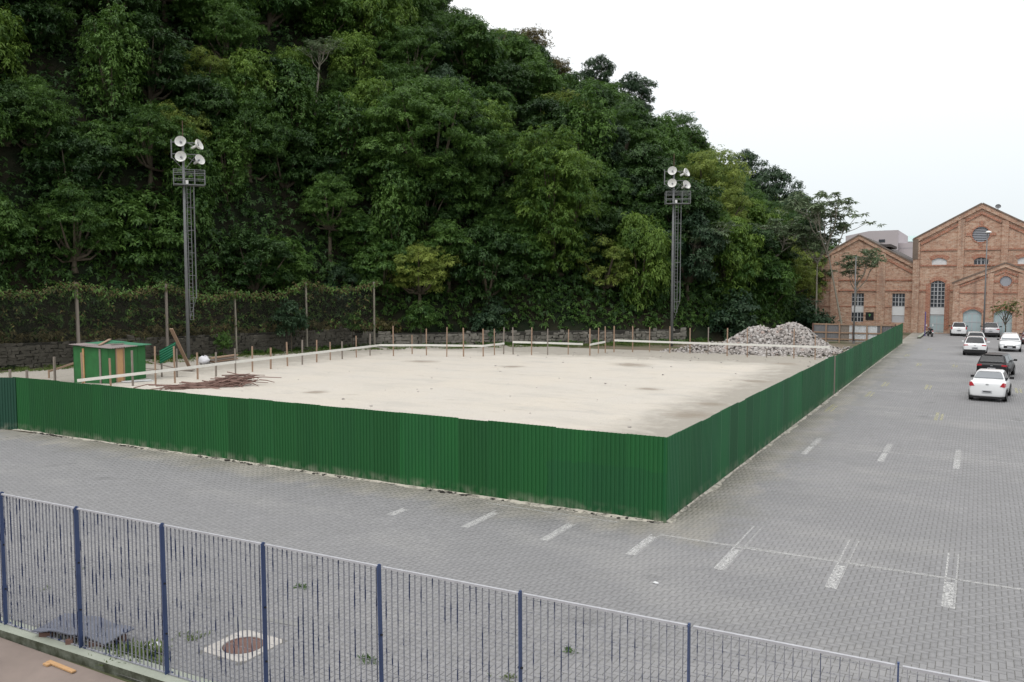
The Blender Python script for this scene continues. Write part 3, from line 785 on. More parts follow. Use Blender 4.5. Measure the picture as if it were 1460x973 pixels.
for a in [
    ('giant', 612, 205, 122, 9, 'huge mid green tree with a wide spreading crown above a mossy trunk', dict(base_x=630, trunk_r=2.6)),
    ('giant_droop', 790, 285, 74, 5.0, 'tall bright green tree with long drooping leaf sprays behind the field', dict(base_x=800)),
    ('droop', 915, 372, 52, 3.0, 'bright green drooping tree beside the mast that stands by the rubble pile', dict(zs=1.25)),
    ('airy', 1010, 262, 62, 12, 'pale yellow green feathery tree rising behind the mast by the rubble pile', dict(zs=1.05)),
    ('airy', 1035, 300, 40, 8, 'smaller yellow green feathery tree between the masts and the brick works', {}),
    ('umbrella', 1000, 350, 42, 3.5, 'grey green umbrella leaved tree with a bare forked branch beside the mast', dict(base_x=968, pale=True, trunk_r=.6)),
    ('umbrella_b', 1180, 322, 46, -3.0, 'thin open tree of grey green umbrella leaves against the sky near the brick works', dict(base_x=1205, pale=True, trunk_r=.5, zs=1.0)),
    ('umbrella_b', 1222, 388, 31, -5.5, 'small umbrella leaved tree in front of the brick wall of the low gable', dict(base_x=1218, pale=True, trunk_r=.4)),
    ('umbrella', 1166, 352, 38, -1.5, 'leafy umbrella tree between the last dark evergreen and the thin open tree', dict(pale=True, trunk_r=.5)),
    ('umbrella', 1105, 345, 42, 3, 'umbrella leaved tree at the right end of the wood above the rubble pile', dict(pale=True, trunk_r=.6)),
    ('vine', 1178, 425, 19, .5, 'bright green creeper clad tree touching the corner of the brick works', dict(zs=.8)),
    ('rusty', 752, 62, 36, 44, 'brownish olive tree on the crest of the wooded hill', dict(zs=.9)),
    ('rusty', 790, 98, 26, 40, 'small brownish tree on the crest beside the pair of dark evergreens', {}),
    ('bluish', 851, 104, 27, 40, 'dark evergreen standing out on the crest, taller of two', {}),
    ('bluish', 903, 138, 38, 36, 'dark broad evergreen on the crest, wider of two', dict(zs=.9)),
    ('bluish', 1066, 246, 32, 22, 'dark evergreen at the lower end of the crest behind the feathery trees', dict(zs=1.1)),
    ('bluish', 1108, 280, 40, 14, 'dark rounded evergreen near the lower end of the wooded crest', dict(zs=1.15)),
    ('bluish', 1142, 312, 36, 9, 'last dark evergreen before the open tree near the brick works', dict(zs=1.2)),
    ('fine', 1075, 320, 48, 9, 'mid green tree between the feathery trees and the last dark evergreen', dict(zs=1.2)),
    ('umbrella_b', 455, 78, 24, 12, 'slim umbrella leaved tree with a bare white trunk high on the slope', dict(base_x=450, pale=True, trunk_r=.7)),
    ('broad_b', 1090, 400, 52, 3, 'dense mid green tree directly behind the rubble pile', {}),
    ('broad_a', 1150, 385, 50, 3, 'dense dark tree between the rubble pile and the brick works', dict(zs=1.1)),
    ('fine', 965, 200, 48, 22, 'mid green rounded tree high on the slope above the feathery tree', {}),
    ('fine', 880, 205, 60, 20, 'light rounded tree high on the slope below the wide dark evergreen', {}),
    ('airy', 800, 165, 50, 22, 'yellowish tree above the tall drooping tree', dict(zs=.8)),
    ('droop', 690, 200, 55, 14, 'drooping tree squeezed between the huge spreading tree and the tall bright one', {}),
    ('fine', 470, 290, 50, 4, 'olive green tree with small leaves standing left of the huge tree', {}),
    ('broad_b', 640, 350, 42, 3, 'round leafy tree under the huge spreading tree', {}),
    ('broad_b', 545, 385, 48, 2.5, 'low leafy tree at the wall next to the last net post', {}),
    ('bluish', 490, 410, 42, 3, 'low bluish tree leaning over the net fence', {}),
    ('broad_b', 400, 375, 45, 3, 'low leafy tree behind the net fence between two pale posts', {}),
    ('droop', 232, 95, 48, 17, 'bright climber covered tree high up the slope above the mast by the shack', dict(zs=.75)),
    ('vine', 235, 215, 26, 15, 'leafy climber column hanging down the slope beside the mast by the shack', dict(zs=1.3)),
    ('broad_b', 190, 330, 75, 5, 'big leafy tree behind the mast that stands near the green shack', {}),
    ('broad_b', 90, 235, 70, 10, 'big leafy tree high behind the green shack', {}),
    ('fine', 60, 340, 60, 5, 'small leaved tree right behind the ruined end of the net fence', {}),
]:
    kind, xp, yp, rp, d, lab, kw = a
    t_, c, r = tree_px(kind, xp, yp, rp, d, lab, **kw)
    placed.append((c.x, c.y, r))
SIL = np.array([(-300, -400), (560, -200), (630, -10), (655, 12), (690, 36), (740, 44), (785, 84), (812, 112), (835, 108), (870, 112), (930, 148), (955, 160), (1000, 186),
                (1050, 222), (1100, 250), (1140, 278), (1165, 305), (1190, 345), (1205, 400), (1225, 440), (1300, 470)], float)
GENERIC = {'broad_a': 'dense dark green broadleaf tree', 'broad_c': 'dark green clumpy broadleaf tree', 'broad_b': 'large leaved mid green tree', 'fine': 'small leaved mid green tree', 'droop': 'light green drooping tree',
           'vine': 'narrow climber smothered tree', 'bluish': 'dark bluish green tree', 'airy': 'yellow green feathery tree'}
def zone(xp, d):
    """where on the slope a tree stands, told by what it stands behind"""
    how = ' low on the slope' if d < 9 else (' halfway up the slope' if d < 26 else ' near the hill crest')
    for lim, w in ((90, ' left of the shack'), (215, ' behind the shack'), (345, ' behind the mast by the shack'), (540, ' behind the net fence'), (700, ' behind the huge spreading tree'), (870, ' behind the tall drooping tree'), (1000, ' behind the mast by the rubble')):
        if xp < lim: return how + w
    return how + ' behind the rubble pile'
spots = []
for step, d0, d1 in ((3.4, 2.0, 15.0), (5.4, 15.0, 62.0)):     # closer together on the steep lower slope
    for gx in np.arange(-150, -16, step):
        for gy in np.arange(-5, 190, step):
            x, y = gx + rng.uniform(-.35, .35) * step, gy + rng.uniform(-.35, .35) * step
            d = float(foot_distance(x, y))
            if d0 < d < d1: spots.append((x, y, d))
auto = 0
for x, y, d in spots:
    q = to_px((x, y, 8)); 
    if not (-130 < q[0] < 1210) or q[2] < 20: continue
    bz = float(hill_z(x, y))
    kind = rng.choice(['broad_a', 'broad_c', 'broad_b', 'fine', 'droop', 'vine', 'bluish', 'airy'], p=[.13, .13, .26, .20, .09, .10, .05, .04])
    if d > 35 and rng.random() < .4: kind = 'broad_a'
    r = rng.uniform(3.0, 4.9) * (.75 if kind == 'vine' else 1.0)
    if d < 15: r *= .88
    hc = r * rng.uniform(.5, 1.05) + (2.0 if kind == 'vine' else .4)
    if q[0] > 960: hc *= 1.5; r *= 1.1
    for shrink in (1, .8, .62):
        top = to_px((x, y, bz + hc * shrink + r * shrink * (CR[kind][3] / CR[kind][2]) * .95))
        if top[1] > np.interp(top[0], SIL[:, 0], SIL[:, 1]) - 4: break
    else: continue
    low = to_px((x, y, bz + hc * shrink - r))
    if low[1] < -60 and top[1] < -90: continue
    if any((x - a) ** 2 + (y - b) ** 2 < (.55 * rr) ** 2 for a, b, rr in placed if rr < 7): continue
    lab = GENERIC[kind] + zone(q[0], d)
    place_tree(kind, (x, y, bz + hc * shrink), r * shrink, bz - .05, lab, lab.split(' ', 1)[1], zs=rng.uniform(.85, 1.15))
    auto += 1
print('auto trees', auto)

# ---- uncountable undergrowth: leaves over the whole slope and the plants along the top of the stone walls
def scatter_on_hill(n, dmin, dmax, bias=1.0):
    out = []
    while len(out) < n:
        x = rng.uniform(-140, -16, 6000); y = rng.uniform(0, 190, 6000)
        d = foot_distance(x, y); q = to_px(np.stack([x, y, np.full_like(x, 8.0)], 1))
        ok = (d > dmin) & (d < dmax) & (q[0] > -120) & (q[0] < 1220) & (q[2] > 20) & (rng.uniform(0, 1, 6000) < np.exp(-np.maximum(d, 0) / 40 * bias))
        out += list(zip(x[ok], y[ok]))
    P = np.array(out[:n]); return np.column_stack([P, hill_z(P[:, 0], P[:, 1])])
def cover(name, P, up, k, L, W, mat, hmax, label, cat, **kw):
    C = P.copy(); C[:, 2] += rng.uniform(0, 1, len(P)) ** 1.5 * hmax
    A = unit(np.array(up) + rng.normal(0, .5, C.shape))
    V, F, T = rosettes(C, A, k, L, W, tint=np.clip(rng.normal(.40, .2, len(P)), 0, 1), **kw)
    o = link(name, tri_mesh(name, V, F, T), mat)
    return tag(o, label, cat, kind='stuff')
cover('undergrowth', scatter_on_hill(60000, 1.2, 62), (.35, -.35, .8), 6, .38, .17, M['leaf_dark'], 3.6, 'dark leafy undergrowth covering the slope between the trees', 'undergrowth', droop=.4)
cover('low_plants', scatter_on_hill(7500, .7, 5.0), (.35, -.35, .8), 6, .34, .14, M['leaf_mid'], 1.3, 'tangled low plants growing along the top of the stone walls', 'plants', droop=.45)

Pw = scatter_on_hill(3600, .15, 1.7); Pw = Pw[Pw[:, 1] < 66]; Pw[:, 2] = rng.uniform(1.5, 2.0, len(Pw))
cover('bracken', Pw, (.6, -.4, .6), 6, .36, .12, M['leaf_rusty'], .8, 'yellowish bracken spilling over the top of the dark stone wall', 'bracken', droop=.5)
# ================================================================== STONE WALLS AT THE FOOT OF THE SLOPE
def stone_wall(a, b, h, label, mat, sw=.46, sh=.27):
    a, b = Vector((*a, 0)), Vector((*b, 0)); d = b - a; L = d.length; u = d.normalized(); nrm = Vector((u.y, -u.x, 0))
    t_ = thing('stone_wall', label, 'wall', (a + b) / 2)
    c = MB(); c.beam(a + Vector((0, 0, h / 2 - .1)), b + Vector((0, 0, h / 2 - .1)), .5, h - .06); c.build('wall_core', M['mortar'], t_, world=True)
    mb = MB(); z = -.05; row = 0
    while z < h:
        hh = sh * random.uniform(.75, 1.25); s = random.uniform(-.3, 0)
        while s < L:
            w = sw * random.uniform(.55, 1.5)
            if z + hh < h + random.uniform(-.35, .2):
                p = a + u * (s + w / 2) + nrm * (.27 + random.uniform(-.02, .05)) + Vector((0, 0, z + hh / 2))
                k = len(mb.v); mb.box((0, 0, 0), (w * .92, .16, hh * .9))
                for i in range(k, k + 8):
                    x, y, zz = mb.v[i]; x += random.uniform(-.09, .09) * w / .5; zz += random.uniform(-.06, .06); y += random.uniform(-.04, .04)
                    mb.v[i] = tuple(p + u * x + nrm * -y + Vector((0, 0, zz)))
            s += w
        z += hh; row += 1
    o = mb.build('stone_courses', mat, t_, world=True); tag(o, kind='stuff')
    return t_
stone_wall((-64.5, 24.5), (-52.75, 62.4), 1.9, 'dark mossy stone wall behind the net fence and the shack', M['stone'])
stone_wall((-52.5, 62.6), (-27, 85.4), 1.45, 'pale low dry stone wall between the two masts at the foot of the slope', M['stone_pale'], .55, .3)

# grass and weeds along the foot of the walls
def strip_points(n, d0, d1, x0, x1):
    out = []
    while len(out) < n:
        x = rng.uniform(-70, -20, 5000); y = rng.uniform(20, 95, 5000)
        d = foot_distance(x, y); q = to_px(np.stack([x, y, np.zeros_like(x)], 1))
        cl = np.sin(x * 1.7 + 2 * np.sin(y * .9)) * np.cos(y * 1.3)
        ok = (d > d0) & (d < d1) & (q[0] > x0) & (q[0] < x1) & (cl > -.25)
        out += list(zip(x[ok], y[ok], np.full(ok.sum(), .02)))
    return np.array(out[:n])
cover('grass', strip_points(5200, -4.2, -.3, -40, 1010), (0, 0, 1), 5, .26, .035, M['leaf_grass'], .04, 'short green grass at the foot of the stone walls', 'grass', spread=(10, 70), droop=.3)
cover('weeds', strip_points(900, -1.6, -.2, 100, 1010), (0, 0, 1), 6, .34, .12, M['leaf_mid'], .35, 'weeds growing against the foot of the stone walls', 'weeds', droop=.4)

# ================================================================== NET FENCE WITH CREEPERS
post_px = [(-60, 404, .11), (109, 403, .17), (236, 405, .15), (335, 416, .12), (436, 402, .12), (533, 402, .12)]
nf = None; tops = []
for i, (xp, yt, w) in enumerate(post_px):
    P, Z = behind_foot(xp, -1.35)
    tops.append((Vector((P[0], P[1], 0)), height_at((P[0], P[1]), yt)))
nf = thing('net_fence', 'sagging wire net fence on tall posts overgrown with creepers before the dark wall', 'fence', tops[2][0])
for (b, h), (xp, yt, w) in zip(tops, post_px):
    mb = MB(); mb.beam(b, b + Vector((random.uniform(-.1, .1), 0, h)), w * 1.05, w * 1.05)
    mb.beam(b + Vector((0, 0, h - .12)), b + Vector((0, 0, h)), w * 1.2, w * 1.2)
    mb.build('post', M['bark_pale'] if xp > 300 else M['wood_grey'], nf, world=True)
vinesV = []
for (a, ha), (b, hb) in zip(tops[:-1], tops[1:]):
    mb = MB(); n = 14; vs = []
    for i in range(n + 1):
        t_ = i / n; p = a.lerp(b, t_); h = ha * (1 - t_) + hb * t_ - .15 - .55 * math.sin(math.pi * t_) + .06 * math.sin(9 * t_)
        bulge = .12 * math.sin(math.pi * t_)
        vs += [(p.x + bulge, p.y - bulge, .35 + .1 * math.sin(7 * t_)), (p.x + bulge * 1.5, p.y - bulge, h * .5), (p.x, p.y, h)]
        for _ in range(5): vinesV.append((p.x + rng.uniform(-.3, .3), p.y + rng.uniform(-.3, .3), h + rng.normal(-.05, .12)))
        for _ in range(int(rng.integers(0, 6))): vinesV.append((p.x + rng.uniform(-.4, .4), p.y + rng.uniform(-.25, .25), h * rng.uniform(.2, 1) ** .8))
    mb.add(vs, [(3 * i + j, 3 * i + 3 + j, 3 * i + 4 + j, 3 * i + 1 + j) for i in range(n) for j in (0, 1)])
    mb.build('netting', M['net'], nf, world=True)
C = np.array(vinesV) - np.array(nf.location)
V, F, T = rosettes(C, unit(np.array([.5, -.5, .5]) + rng.normal(0, .5, C.shape)), 6, .22, .10, droop=.5, tint=np.clip(rng.normal(.3, .2, len(C)), 0, 1), jit=.12)
tag(link('creeper', tri_mesh('creeper', V, F, T), M['leaf_rusty'], nf), kind='stuff')
C2 = C[rng.random(len(C)) < .5] + rng.normal(0, .2, (1, 3))
V, F, T = rosettes(C2, unit(np.array([.5, -.5, .5]) + rng.normal(0, .5, C2.shape)), 6, .26, .12, droop=.5, jit=.2)
tag(link('creeper_leaves', tri_mesh('creeper_leaves', V, F, T), M['leaf_mid'], nf), kind='stuff')
def bush(kind, xp, yp, rp, d, label):
    P, Z = behind_foot(xp, d); c = on_depth(xp, yp, Z); r = rp * Z / FPX
    place_tree(kind, c, r, 0.0, label)
bush('shrub_dark', 415, 455, 27, -2.0, 'dense dark green bush growing in front of the net fence')
bush('shrub', 502, 460, 15, -1.8, 'small bright bush beside the last pale net post')
bush('shrub', 600, 452, 24, -1.0, 'leafy bush by the wall at the corner of the field')
bush('shrub', 318, 488, 15, -2.3, 'little yellowish green bush beside the tall mast near the shack')
bush('shrub_dark', 695, 455, 30, .8, 'dark bush on top of the pale stone wall')
bush('shrub_dark', 1160, 455, 30, -1.0, 'dark bush behind the end of the rubble pile')
bush('shrub_dark', 1040, 455, 40, .5, 'wide dark bush on the slope behind the rubble pile')

# ================================================================== GREEN CORRUGATED HOARDINGS
def corrugated(w, h, pitch=.125, depth=.022, th=.004):
    """upright sheet in the local xz plane, x from 0 to w, ribs along z"""
    pts = []; x = 0.0
    while x < w - 1e-6:
        pts += [(x, 0), (x + pitch * .30, 0), (x + pitch * .42, -depth), (x + pitch * .86, -depth)]; x += pitch
    pts.append((w, 0)); n = len(pts); v = []
    for z in (0, h):
        v += [(px_, y, z) for px_, y in pts]
        v += [(px_, y + th, z) for px_, y in pts]
    f = []
    for i in range(n - 1):
        f += [(i, i + 1, 2 * n + i + 1, 2 * n + i), (n + i + 1, n + i, 3 * n + i, 3 * n + i + 1), (2 * n + i, 2 * n + i + 1, 3 * n + i + 1, 3 * n + i)]
    return new_mesh('sheet', v, f)
SHEETS = {}
def hoarding(label, a, b, mat, hs, group=None, width=1.06):
    a, b = Vector(a), Vector(b); L = (b - a).length; u = (b - a) / L
    t_ = thing('hoarding', label, 'fence', a, math.atan2(u.y, u.x), group)
    n = int(round(L / width)); w = L / n; hoff = 0
    for i in range(n):
        h = random.choice(hs)
        key = (round(w, 3), h, mat.name)
        if key not in SHEETS:
            me = corrugated(w + .06, h); me.materials.append(mat); SHEETS[key] = me
        link('sheet', SHEETS[key], None, t_, (i * w, .0035 * (i % 2) + random.uniform(0, .002), random.uniform(.0, .014)), (random.uniform(-.006, .006), 0, 0))
    for i in range(0, n + 1, 3):
        p = MB(); p.box((0, 0, 1.0), (.07, .07, 2.0)); p.build('support_post', M['wood'], t_, (min(max(i * w, .25), L - .25), .075, 0))
    return t_
YF, XR = 20.62, -6.97
hoarding('long green corrugated metal hoarding along the front of the sandy field', (-35.6, YF, 0), (XR, YF, 0), M['hoarding'], (2.215, 2.222, 2.23))
hoarding('green corrugated metal hoarding along the car park from the corner to the gap', (XR, YF, 0), (XR, 49.0, 0), M['hoarding_side'], (2.18, 2.19, 2.20))
hoarding('green corrugated hoarding between the gap and the brick works', (XR, 49.35, 0), (-6.85, 94.0, 0), M['hoarding_side'], (2.09, 2.1, 2.12))
hoarding('dark green hoarding meeting the left end of the long front hoarding', (-40.2, 18.4, 0), (-35.40, 20.56, 0), M['hoarding_dark'], (2.2, 2.23))
mb = MB(); mb.box((XR, YF, 1.105), (.05, .05, 2.21), R(45)); tag(mb.build('corner_strip', M['hoarding_side'], loc=(XR, YF, 0), world=True), 'narrow green metal strip covering the corner of the two hoardings', 'metal strip')
mb = MB(); mb.box((XR + .03, 49.17, 1.05), (.07, .07, 2.1)); tag(mb.build('gap_post', M['wood_grey'], loc=(XR + .03, 49.17, 0), world=True), 'grey timber post standing in the gap of the side hoarding', 'post')

# sand and dirt washed out under the hoardings
def spill(a, b, nrm, mat, wmax):
    a, b, nrm = Vector(a), Vector(b), Vector(nrm); L = (b - a).length; n = int(L / .22)
    vs = []
    w = 0.2
    for i in range(n + 1):
        p = a.lerp(b, i / n); w = min(max(w + rng.normal(0, .045), .03), wmax) * .97
        h = .008 + .022 * rng.random() ** 2
        vs += [tuple(p + Vector((0, 0, h + .02))), tuple(p + nrm * w * .5 + Vector((0, 0, h * .6 + .006))), tuple(p + nrm * w + Vector((0, 0, -.004)))]
    mb = MB(); mb.add(vs, [(3 * i + j, 3 * i + 1 + j, 3 * i + 4 + j, 3 * i + 3 + j) for i in range(n) for j in (0, 1)])
    return tag(mb.build('sand_spill', mat, smooth=True), kind='structure')
M['spill'] = worn_paint_material('washed_out_sand', (0.45, 0.42, 0.36), 0.56, 3.0)
spill((-35.5, YF - .03, 0), (XR, YF - .03, 0), (0, -1, 0), M['spill'], .24)
spill((XR + .04, YF, 0), (XR + .1, 93.5, 0), (1, 0, 0), M['spill'], .22)
pts = [(x, YF - rng.uniform(.02, .22), 0.0) for x in rng.uniform(-35, XR, 420) if math.sin(x * 1.3) + .6 * math.sin(x * 3.1) > .1]
mb = MB()
for p in pts:
    s = random.uniform(.015, .05); k = len(mb.v); mb.box(p, (s * 2, s * 1.4, s * 1.2), random.uniform(0, 3))
tag(mb.build('litter', M['mortar']), 'dark crumbs of earth and leaf litter under the front hoarding', 'litter', kind='stuff')

# ================================================================== BLUE GRILLE FENCE IN THE FOREGROUND
def fence_pt(i): x = -15.04 + 2.066 * i; return Vector((x, 8.42 + (x + 15) * .026, 0))
a0, a1 = fence_pt(-4), fence_pt(11); ang = math.atan2(a1.y - a0.y, a1.x - a0.x)
mb = MB(); u = (a1 - a0).normalized(); nn = Vector((u.y, -u.x, 0))
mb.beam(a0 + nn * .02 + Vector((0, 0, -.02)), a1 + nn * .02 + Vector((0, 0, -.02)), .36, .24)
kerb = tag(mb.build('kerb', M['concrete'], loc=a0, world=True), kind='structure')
bf = thing('grille_fence', 'tall blue metal grille fence with peeling paint on a mossy kerb', 'fence', fence_pt(4), ang)
mb = MB(); mb.box((0, 0, 1.29), (.014, .078, 2.40)); mb.box((0, .055, .106), (.10, .05, .012)); mb.box((0, 0, 2.497), (.022, .03, .014))
PM = new_mesh('post', mb.v, mb.f); PM.materials.append(M['blue'])
mb = MB(); mb.box((0, 0, 1.28), (.0055, .024, 2.36)); BM = new_mesh('bar', mb.v, mb.f); BM.materials.append(M['bar'])
mb = MB(); mb.tube([(-1.0, 0, 0), (1.0, 0, 0)], .0022, 5); WM = new_mesh('wire', mb.v, mb.f); WM.materials.append(M['bar'])
mb = MB(); mb.box((0, 0, 2.466), (2.0, .034, .026)); RM = new_mesh('grille_panel', mb.v, mb.f); RM.materials.append(M['rail'])
mb = MB(); mb.box((0, 0, .115), (2.0, .03, .018)); RB = new_mesh('bottom_rail', mb.v, mb.f); RB.materials.append(M['bar'])
mb = MB(); mb.tube([(0, -.02, 0), (0, .045, 0)], .014, 8); BO = new_mesh('bolt', mb.v, mb.f); BO.materials.append(M['black'])
for i in range(-1, 10):
    lx = (i - 4) * 2.0667
    p = link('post', PM, None, bf, (lx, 0, 0), (R(random.uniform(-.4, .4)), R(random.uniform(-.9, .2)), 0))
    for z in (.75, 1.55): link('bolt', BO, None, p, (.012, 0, z), (0, 0, R(90)))
    if i < 9:
        pn = link('grille_panel', RM, None, bf, (lx + 1.033, 0, 0))
        link('bottom_rail', RB, None, pn)
        for j in range(22): link('bar', BM, None, pn, (-.955 + j * .0909, 0, 0), (0, R(random.uniform(-.12, .12)), 0))
        for j in range(15): link('wire', WM, None, pn, (0, .010, .24 + j * .155))

# ================================================================== TIMBER STAKES WITH WHITE SETTING-OUT BOARDS
def batter(label, stakes, boards, w=.075):
    """stakes: (x, base y, top y) in the photo, each standing on the ground; boards: polylines in the photo nailed to the stakes"""
    P = [on_ground(x, yb) for x, yb, yt in stakes]
    t_ = thing('batter_board', label, 'batter board', (P[0].x, P[0].y, 0))
    for p, (x, yb, yt) in zip(P, stakes):
        h = height_at(p, yt)
        mb = MB(); mb.beam((p.x, p.y, -.15), (p.x + random.uniform(-.04, .04), p.y + random.uniform(-.04, .04), h), w * random.uniform(.85, 1.2))
        mb.build('stake', random.choice([M['wood'], M['wood'], M['wood_grey']]), t_, world=True)
    for poly in boards:
        mb = MB(); Q = []
        for x, y in poly:     # depth of the board: interpolated between the stakes it is nailed to
            xs = [s[0] for s in stakes]
            X = float(np.interp(x, xs, [p.x for p in P])); Y = float(np.interp(x, xs, [p.y for p in P]))
            if x < xs[0] or x > xs[-1]:
                i, j = (0, 1) if x < xs[0] else (-2, -1)
                k = (x - stakes[i][0]) / (stakes[j][0] - stakes[i][0]); q = P[i].lerp(P[j], k); X, Y = q.x, q.y
            Z = -X * math.sin(YAW) + Y * math.cos(YAW)
            q = on_depth(x, y, Z - .10); Q.append(q)
        for a, b in zip(Q[:-1], Q[1:]): mb.beam(a, b, .03, .17)
        mb.build('board', M['board_white'], t_, world=True)
    return t_
batter('long row of timber stakes carrying one white board beside the shack and brushwood heap',
       [(118.5, 556, 503), (158, 553, 511), (189.5, 551, 500), (222, 549.5, 494), (249.6, 547.5, 494), (282, 542, 503), (308, 538, 502.5), (336, 535, 497), (360, 531, 494), (386, 527, 496), (410, 523, 488),
        (431, 521, 485), (451.6, 517.7, 485), (471, 514.6, 488), (488, 513, 487), (508, 510.5, 479), (527.6, 508, 476)],
       [[(110, 543), (250, 527), (330, 517), (431, 505.5), (542, 492.5)]])
batter('row of timber stakes with a white board that bends up at one end',
       [(561, 508, 464.7), (587.6, 505.7, 478), (608, 508, 469), (637, 510, 466.7), (661, 509.5, 467.8), (689, 509.5, 469), (705, 508, 469), (718, 506, 467)], [[(541, 492.5), (609, 492.5), (689, 493.5), (719, 490)]])
batter('short row of four timber stakes with a white board before the stone wall', [(731.7, 506, 467), (757.8, 507, 467), (780.8, 507, 469), (810, 506, 470)], [[(731, 488), (775, 489), (831, 491)]])
batter('three close stakes with a very short slanting white board', [(841, 508, 469), (853, 505, 467.7), (863, 504, 465.6)], [[(841, 491.8), (863, 487.6)]])
batter('row of stakes with a long white board running in front of the rubble pile',
       [(875.4, 503, 465), (902, 503, 465), (926, 502.5, 466.6), (955, 504, 465.6), (983.7, 505, 468), (1009.5, 506.7, 467), (1036.6, 508.5, 468), (1065.4, 510.6, 468), (1093, 511, 497), (1131.8, 513, 469), (1162, 514.5, 478)],
       [[(876, 485.5), (955, 488.3), (1065, 491.8), (1183, 495.5)]])

# ================================================================== FLOODLIGHT MASTS
def floodlight(t_, mp, yaw_, pitch_, arm_from, dish=.43):
    """lamp: reflector bowl, ballast box and bulb; mp is the middle of the dish, facing local -y turned by yaw_ and pitch_"""
    Mx = Matrix.Translation(mp) @ Matrix.Rotation(yaw_, 4, 'Z') @ Matrix.Rotation(pitch_, 4, 'X') @ Matrix.Rotation(R(90), 4, 'X')
    mb = MB()
    mb.lathe([(dish, 0), (dish * 1.02, -.02), (dish * .93, -.12), (dish * .68, -.25), (dish * .34, -.34), (dish * .24, -.36), (.0, -.36)], 20, Mx)
    mb.lathe([(dish * .99, .0), (dish * .9, -.10), (dish * .64, -.23), (dish * .30, -.31), (0, -.315)], 20, Mx)
    o = mb.build('floodlight', M['lampwhite'], t_, smooth=True)
    b = MB(); b.lathe([(0, -.08), (.07, -.1), (.09, -.2), (.05, -.31)], 10, Mx); b.build('bulb', M['bulb'], o, smooth=True)
    h = MB(); h.lathe([(.085, -.34), (.095, -.44), (.095, -.75), (.06, -.8), (0, -.8)], 10, Mx); h.build('lamp_housing', M['lampwhite'], o, smooth=True)
    back = Mx @ Vector((0, 0, -.5))
    a = MB(); a.tube([arm_from, back], .035, 6); a.build('bracket', M['galv'], o)
def mast(label, base, y_lamps, y_plat, y_cage0, y_cage1, face):
    b = on_ground(*base)
    t_ = thing('floodlight_mast', label, 'mast', b, face, 'floodlight masts beside the field')
    zt, zp, zc1, zc0 = [height_at(b, y) for y in (y_lamps, y_plat, y_cage1, y_cage0)]
    mb = MB(); mb.tube([(0, 0, 0), (0, 0, zt * .55), (0, 0, zt + .9)], [.14, .12, .085], 12); mb.build('pole', M['galv'], t_, smooth=True)
    mb = MB(); mb.tube([(0, 0, zt + .9), (0, 0, zt + 2.2)], .025, 6); mb.build('lightning_rod', M['rust'], t_)
    # ladder with safety cage, running up the right side
    L0 = Vector((.26, -.05, 0))
    mb = MB()
    for dx in (0, .26): mb.beam(L0 + Vector((dx - .06, 0, zc1)), L0 + Vector((dx - .06, 0, zp)), .045)
    z = zc1
    while z < zp: mb.beam(L0 + Vector((-.06, 0, z)), L0 + Vector((.20, 0, z)), .026); z += .32
    z = zc1 + .4
    while z < zp: mb.beam((.12, 0, z), (.32, -.05, z), .04); z += 2.2
    mb.build('ladder', M['galv'], t_)
    mb = MB(); C0 = L0 + Vector((.14, -.1, 0))
    for dx, dy in ((.28, -.25), (.34, .1)): mb.beam((C0.x + dx, C0.y + dy, zc0), (C0.x + dx, C0.y + dy, zp), .035)
    z = zc0
    while z < zp + .1:
        ring = [(.12 + .30 * math.sin(a) + .02, -.05 - .36 * math.cos(a) + .1, z) for a in (0.2, .8, 1.5, 2.2, 2.9)]
        ring = [(L0.x - .06, L0.y, z)] + [(L0.x + x, L0.y + y, z) for x, y, z in ring] + [(L0.x + .20, L0.y, z)]
        mb.tube(ring, .022, 5); z += (zp - zc0) / 5.0
    mb.beam((C0.x + .28, C0.y - .25, zc0), (C0.x - .2, C0.y - .1, zc0 - 1.6), .03)
    mb.build('ladder_cage', M['galv'], t_)
    # platform with railing
    x0, x1, y0, y1, hr = -.75, 1.55, -.55, .65, 1.15
    mb = MB(); mb.box(((x0 + x1) / 2, (y0 + y1) / 2, zp), (x1 - x0, y1 - y0, .07)); pl = mb.build('platform', M['galv'], t_)
    mb = MB()
    for x in (x0, (x0 + x1) / 2 + .4, x1):
        for y in (y0, y1): mb.beam((x, y, zp), (x, y, zp + hr), .055)
    for k in (.38, .76, 1.0):
        for y in (y0, y1): mb.beam((x0, y, zp + hr * k), (x1, y, zp + hr * k), .045)
        for x in (x0, x1): mb.beam((x, y0, zp + hr * k), (x, y1, zp + hr * k), .045)
    mb.build('railing', M['galv'], pl)
    mb = MB(); mb.box((.22, -.3, zp + .2), (.2, .15, .3)); mb.build('junction_box', M['lampwhite'], pl)
    # cross arms and four lamps
    mb = MB(); mb.beam((-.85, .3, zt - .35), (1.15, .1, zt - .35), .06); mb.beam((-.85, .3, zt + .55), (1.15, .1, zt + .55), .06)
    mb.beam((-.85, .3, zt - .7), (-.85, .3, zt + .75), .09); mb.beam((.1, 0, zp + 1.2), (1.0, .1, zt - .35), .05); mb.beam((-.1, .1, zp + 1.3), (-.85, .3, zt - .6), .04)
    mb.build('lamp_frame', M['galv'], t_)
    for dz in (0.55, -.62):
        floodlight(t_, Vector((-.20, -.45, zt + dz)), R(-14), R(-14), Vector((-.1, .1, zt + dz)))
        floodlight(t_, Vector((1.25, -.2, zt + dz - .12)), R(58) if dz > 0 else R(38), R(-22), Vector((.35, .1, zt + dz)))
    return t_
mast('tall grey floodlight mast with caged ladder and four lamps near the green shack', (269, 514), 213, 264, 425, 456, YAW + R(22))
mast('tall grey floodlight mast with four lamps near the rubble pile, partly behind leaves', (957.5, 494), 252.5, 291, 430, 446, YAW - R(5))

